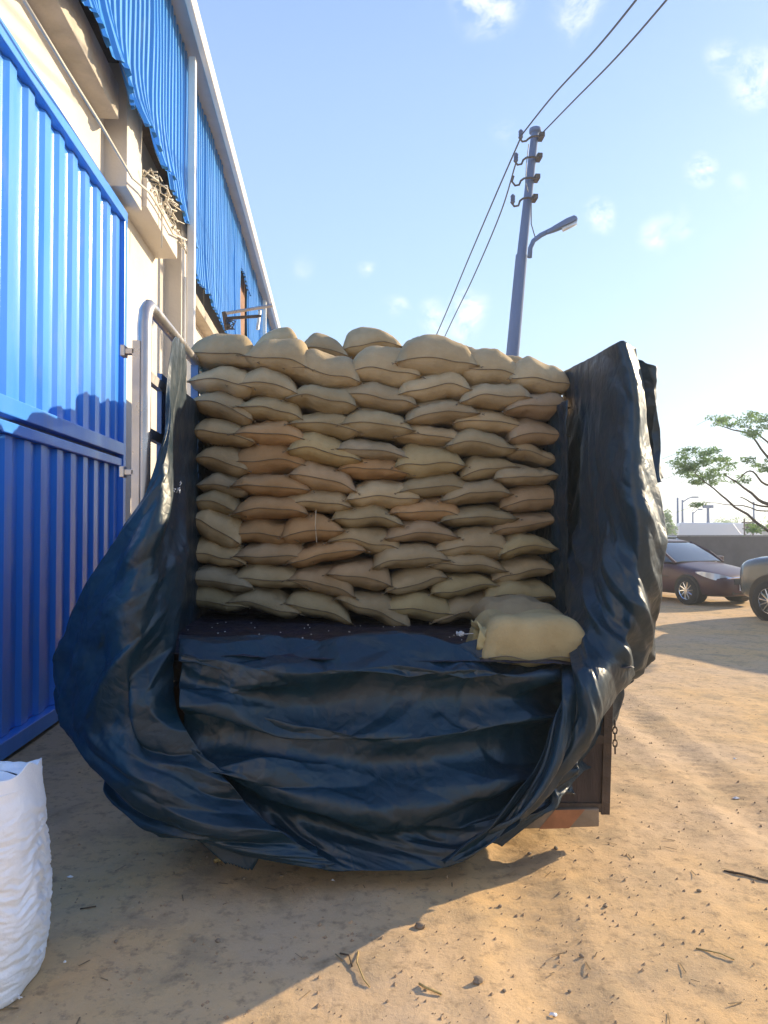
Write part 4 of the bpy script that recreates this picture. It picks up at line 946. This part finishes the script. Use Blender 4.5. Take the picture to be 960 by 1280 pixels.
# ================================================================== TREES
def leaf_cloud(mb, c, rx, ry, rz, n, size, rr):
    for i in range(n):
        while True:
            q = Vector((rr.uniform(-1, 1), rr.uniform(-1, 1), rr.uniform(-1, 1)))
            if q.length < 1: break
        p = Vector(c) + Vector((q.x * rx, q.y * ry, q.z * rz)); s = size * rr.uniform(.6, 1.3)
        e = Euler((rr.uniform(-.9, .9), rr.uniform(-.9, .9), rr.uniform(0, 6.28))).to_matrix()
        mb.add([p + e @ Vector(v) for v in ((-s, 0, 0), (0, -s * .38, .1 * s), (s, 0, 0), (0, s * .38, .1 * s))], [(0, 1, 2, 3)])
def acacia():
    rr = random.Random(21); Y = 13.0
    base = P(1040, 700, Y); base.z = 0
    t = thing('acacia_tree', 'spreading feathery tree reaching in from the right above the cars', 'tree', base)
    fork = P(1030, 640, Y); f2 = P(1040, 520, Y + .3)
    obj('trunk', MB().tube([base, base + (fork - base) * .5 + Vector((.06, 0, 0)), fork, f2], [.2, .16, .13, .08], 10), BARK, t, smooth=True)
    def br(pts, r0, r1):
        C = crom(np.array([list(P(*p)) for p in pts]), 22, 0); C = C + np.stack([.03 * pn(C[:, 0] * 3, C[:, 2] * 3, i * 4.4) for i in range(3)], -1)
        obj('branch', MB().tube([Vector(c) for c in C], [.72 * (r0 + (r1 - r0) * i / 21) for i in range(22)], 6), BARK, t, smooth=True)
        return C
    B = [br([(1035, 660, Y), (985, 638, Y - .3), (957, 629, Y - .4), (930, 610, Y - .5), (905, 592, Y - .6)], .07, .012),
         br([(1030, 610, Y), (990, 634, Y - .2), (958, 634, Y - .3), (925, 622, Y - .2)], .05, .012),
         br([(1020, 700, Y - .1), (975, 672, Y - .3), (945, 652, Y - .6), (915, 630, Y - .8), (893, 612, Y - .9), (868, 590, Y - 1)], .05, .01),
         br([(1040, 560, Y), (1000, 600, Y + .2), (960, 572, Y + .1), (940, 545, Y), (915, 538, Y), (892, 528, Y)], .05, .008),
         br([(1040, 540, Y), (1000, 560, Y), (965, 556, Y), (945, 540, Y - .2), (925, 532, Y)], .045, .008),
         br([(1040, 600, Y), (1000, 612, Y), (960, 606, Y), (938, 590, Y - .3), (922, 600, Y)], .05, .01),
         br([(960, 640, Y - .3), (930, 634, Y - .5), (905, 630, Y - .5), (880, 628, Y - .5)], .018, .005)]
    mb = MB(); k = 0
    clumps = [(878, 578, 30, 14), (855, 580, 16, 12), (870, 592, 26, 12), (900, 580, 18, 9), (893, 598, 14, 8), (866, 606, 12, 7), (912, 527, 22, 7), (900, 524, 12, 5), (948, 536, 18, 10), (955, 525, 10, 5),
              (945, 578, 16, 7), (955, 585, 12, 6), (965, 572, 12, 8), (950, 658, 14, 7), (940, 662, 8, 4), (880, 632, 12, 3.5), (925, 600, 12, 5), (940, 518, 12, 4), (985, 530, 30, 20), (1000, 590, 30, 20), (1040, 540, 45, 28), (1050, 480, 50, 25), (1100, 560, 50, 40), (858, 564, 10, 4), (885, 563, 16, 4)]
    for (x, y, rx, ry) in clumps:
        n_sub = max(4, int(rx * ry / 18))
        for j in range(n_sub):
            a = rr.uniform(0, 6.28); q = rr.random() ** .5
            c = P(x + rx * q * math.cos(a), y + ry * q * math.sin(a), Y - .4 + rr.uniform(-.6, .6)); s = Y / FPX
            leaf_cloud(mb, c, .12, .15, .045, 48, .031, rr)
            if j % 3 == 0:
                o_ = c + Vector((rr.uniform(-.3, .3), rr.uniform(-.2, .2), -.12)); mb.tube([c, o_], .004, 3)
    obj('crown', mb, LEAF, t)
acacia()
def far_trees():
    rr = random.Random(31)
    for i, (px, Y, h, w, lab) in enumerate(((833, 46, 2.9, .9, 'small rounded tree touching the tarp edge on the horizon'), (925, 75, 3.1, 3.5, 'broad far tree right of the white vans'),
                                       (903, 80, 2.7, 2.6, 'low bushy far tree behind the white vans'), (978, 70, 3.6, 3.2, 'far tree hidden behind the dark suv roof'), (860, 85, 2.3, 3, 'low far shrub tree behind the silver car'))):
        b = P(px, 672, Y); b.z = 0; t = thing('far_tree', lab, 'tree', b)
        obj('trunk', MB().tube([b, b + Vector((.05, 0, h * .6))], [.12, .06], 6), BARK, t)
        mb = MB()
        for j in range(28):
            c = b + Vector((rr.uniform(-w, w) * .55, rr.uniform(-w, w) * .4, h * (.45 + .5 * rr.random()))); leaf_cloud(mb, c, w * .22, w * .22, h * .1, 34, .11, rr)
        obj('crown', mb, LEAF, t)
far_trees()
def far_wall():
    a = P(780, 668, 95); b = P(1200, 668, 95)
    t = thing('long_far_wall', 'long pale wall closing the yard at the horizon', 'wall', (a.x, a.y, 0))
    obj('wall_panel', MB().box2((a.x, a.y, 0), (b.x, a.y + .3, 2.0)), mat('far_wall_pale', (.36, .34, .32), .9, var=.3, scale=.3), t)
far_wall()

# ================================================================== GROUND LITTER
def gz(x, y): return float(ground_h(np.array([x]), np.array([y]))[0])
def stone_mesh(rr, s):
    mb = MB(); vs_ = []; n = 7
    for i, (z, r) in enumerate(((-.35, .55), (.0, 1), (.4, .75))):
        for k in range(n):
            a = 2 * math.pi * k / n + i * .3; q = r * rr.uniform(.75, 1.15) * s; vs_.append((q * math.cos(a), q * math.sin(a) * .8, z * s * rr.uniform(.8, 1.2)))
    vs_.append((0, 0, .6 * s)); fs = []
    for i in range(2):
        for k in range(n): fs.append((i * n + k, i * n + (k + 1) % n, (i + 1) * n + (k + 1) % n, (i + 1) * n + k))
    for k in range(n): fs.append((2 * n + k, 2 * n + (k + 1) % n, 3 * n))
    return mb.add(vs_, fs)
def litter():
    rr = random.Random(77)
    stones = [(525,1160,.030,'dark clod of earth near the front centre, largest on the sand'),(598,1228,.026,'dark lump beside a curved straw in the foreground'),(695,1064,.017,'pale round pebble just beneath the bumper'),(625,1131,.013,'small grey pebble below the tarp tip'),
              (662,1067,.014,'brown pebble left of the pale pebble under the bumper'),(874,1117,.013,'pebble at the right in open sunlit sand'),(757,1135,.012,'pebble in the middle of the sunlit sand'),(727,1195,.012,'small pebble near the front right'),
              (630,1237,.011,'pebble by the bottom edge, centre'),(712,1235,.010,'tiny pebble by the bottom edge, right of centre'),(272,1175,.015,'grey clod in the shade left of the sun line'),(145,1178,.012,'small clod in the shade beside the white bag'),(305,1098,.012,'clod in deep shade below the light sliver'),
              (352,1094,.014,'flat clod in the shade under the tarp')]
    for px, py, s, lab in stones:
        p = PG(px, py); o = obj('stone', stone_mesh(rr, s), STONE, local=True, angle=60); o.location = (p.x, p.y, gz(p.x, p.y) + s * .25); o.rotation_euler = (0, 0, rr.uniform(0, 6))
        tag(o, lab, 'stone', 'stones on the sand')
    scraps = [(920,994,.035,'white paper scrap on the bare ground at the right'),(88,1097,.018,'little white scrap in the shade near the bag'),(416,1103,.013,'white fleck in the shade under the tarp hem'),(918,948,.02,'thin pale scrap above the white paper scrap'),(692,1263,.02,'whitish chip at the very front edge'),(81,1205,.008,'tiny white crumb at the foot of the white bag')]
    for px, py, s, lab in scraps:
        p = PG(px, py); n = 6; vs_ = [(s * math.cos(i * 1.047) * rr.uniform(.6, 1.2), s * .5 * math.sin(i * 1.047) * rr.uniform(.6, 1.3), rr.uniform(0, .008)) for i in range(6)]
        o = obj('paper_scrap', MB().add(vs_ + [(0, 0, .012)], [(i, (i + 1) % 6, 6) for i in range(6)]), SCRAP, local=True, solid=.001); o.location = (p.x, p.y, gz(p.x, p.y) + .003); o.rotation_euler = (0, 0, rr.uniform(-.3, .3)); tag(o, lab, 'scrap')
    def strip(pts, r, m, lab, name='twig', cat='twig'):
        w = []
        for px, py, h in pts: p = PG(px, py); w.append(Vector((p.x, p.y, gz(p.x, p.y) + h)))
        tag(obj(name, MB().tube(w, r, 5), m, smooth=True), lab, cat)
    strip([(268,1080,.012),(290,1074,.02),(326,1067,.012)], .011, STRAW, 'yellow sliver standing in for a streak of sunlight under the tarp', 'light_sliver', 'straw')  # yellow strand stands in for a sliver of sunlight on the shaded sand
    strip([(524,1235,.006),(533,1241,.012),(552,1245,.006)], .005, STRAW, 'curved pale straw in the foreground sand', 'straw_stalk', 'straw')
    strip([(448,1192,.004),(446,1210,.014),(455,1230,.01),(462,1236,.004)], .003, STRAW, 'bent dry twig in the foreground, left of the curved straw')
    strip([(425,1195,.004),(436,1200,.012),(440,1212,.004)], .0035, LEAFD, 'short dry twig left of the bent twig')
    strip([(905,1088,.003),(930,1094,.006),(962,1103,.003)], .006, LEAFD, 'dark stick lying at the right frame edge')
    strip([(100,1138,.004),(120,1136,.006)], .003, LEAFD, 'thin twig in the shade right of the bag')
    strip([(870,1188,.004),(900,1196,.01),(918,1202,.004)], .003, STRAW, 'twig in the sunlit sand at the lower right')
    # loose pebbles, nobody could count them
    mb = MB(); rs = np.random.RandomState(5)
    for i in range(3000):
        y = 2.0 + rs.exponential(2.2); x = rs.uniform(-2.2, .8 + y * .75)
        if y > 12: continue
        s = .0022 + rs.exponential(.0026); s = min(s, .010)
        if pn(x * 1.1, y * 1.1, 3) < -.25 and rs.rand() < .7: continue
        z = None; a, b, c = rs.uniform(.7, 1.3, 3) * s
        mb.v += [(x, y, 0)]; mb.v.pop()
        v = [(x + a, y, 0), (x, y + b, 0), (x - a, y, 0), (x, y - b, 0), (x + a * .3, y, c * 1.1)]
        n = len(mb.v); mb.v += v; mb.f += [(n, n + 1, n + 4), (n + 1, n + 2, n + 4), (n + 2, n + 3, n + 4), (n + 3, n, n + 4)]
    A = np.array(mb.v); A[:, 2] += ground_h(A[:, 0], A[:, 1]) + .0008; mb.v = [tuple(v) for v in A.tolist()]
    tag(obj('gravel', mb, mat('gravel_mix', (.46, .31, .17), .9, var=.5, scale=22, col2=(.24, .165, .10))), 'fine gravel and crumbs scattered over the sand', None, kind='stuff')
    # chopped straw and dead leaves
    mb = MB()
    for i in range(230):
        y = 2.1 + rs.exponential(1.4); x = rs.uniform(-1.3, 2.6)
        if pn(x * 1.4, y * 1.4, 8) < 0: continue
        L_ = rs.uniform(.008, .035); a = rs.uniform(0, 6.28); w = rs.uniform(.001, .003); d = np.array([math.cos(a), math.sin(a)]); e = np.array([-d[1], d[0]])
        q = [(x + L_ * d[0] * s1 + w * e[0] * s2, y + L_ * d[1] * s1 + w * e[1] * s2, gz(x, y) + .004 + (.004 if s1 > 0 else 0)) for s1, s2 in ((-1, -1), (1, -1), (1, 1), (-1, 1))]
        mb.add(q, [(0, 1, 2, 3)])
    tag(obj('chaff_litter', mb, mat('chaff', (.26, .18, .09), .9, var=.4, scale=40), solid=.001), 'bits of chaff and dry leaf strewn over the sand', None, kind='stuff')
litter()

# ================================================================== AIR
def haze():
    o = obj('haze', MB().box2((-402, -62, -1), (402, 902, 13.5)), bpy.data.materials.new('haze_air'))
    m = o.data.materials[0]; m.use_nodes = True; nt = m.node_tree; nt.nodes.clear()
    out = nt.nodes.new('ShaderNodeOutputMaterial'); v = nt.nodes.new('ShaderNodeVolumePrincipled'); nt.links.new(v.outputs[0], out.inputs['Volume'])
    v.inputs['Color'].default_value = (.82, .9, 1, 1); v.inputs['Density'].default_value = .0026; v.inputs['Anisotropy'].default_value = .65
    tag(o, kind='stuff')
haze()
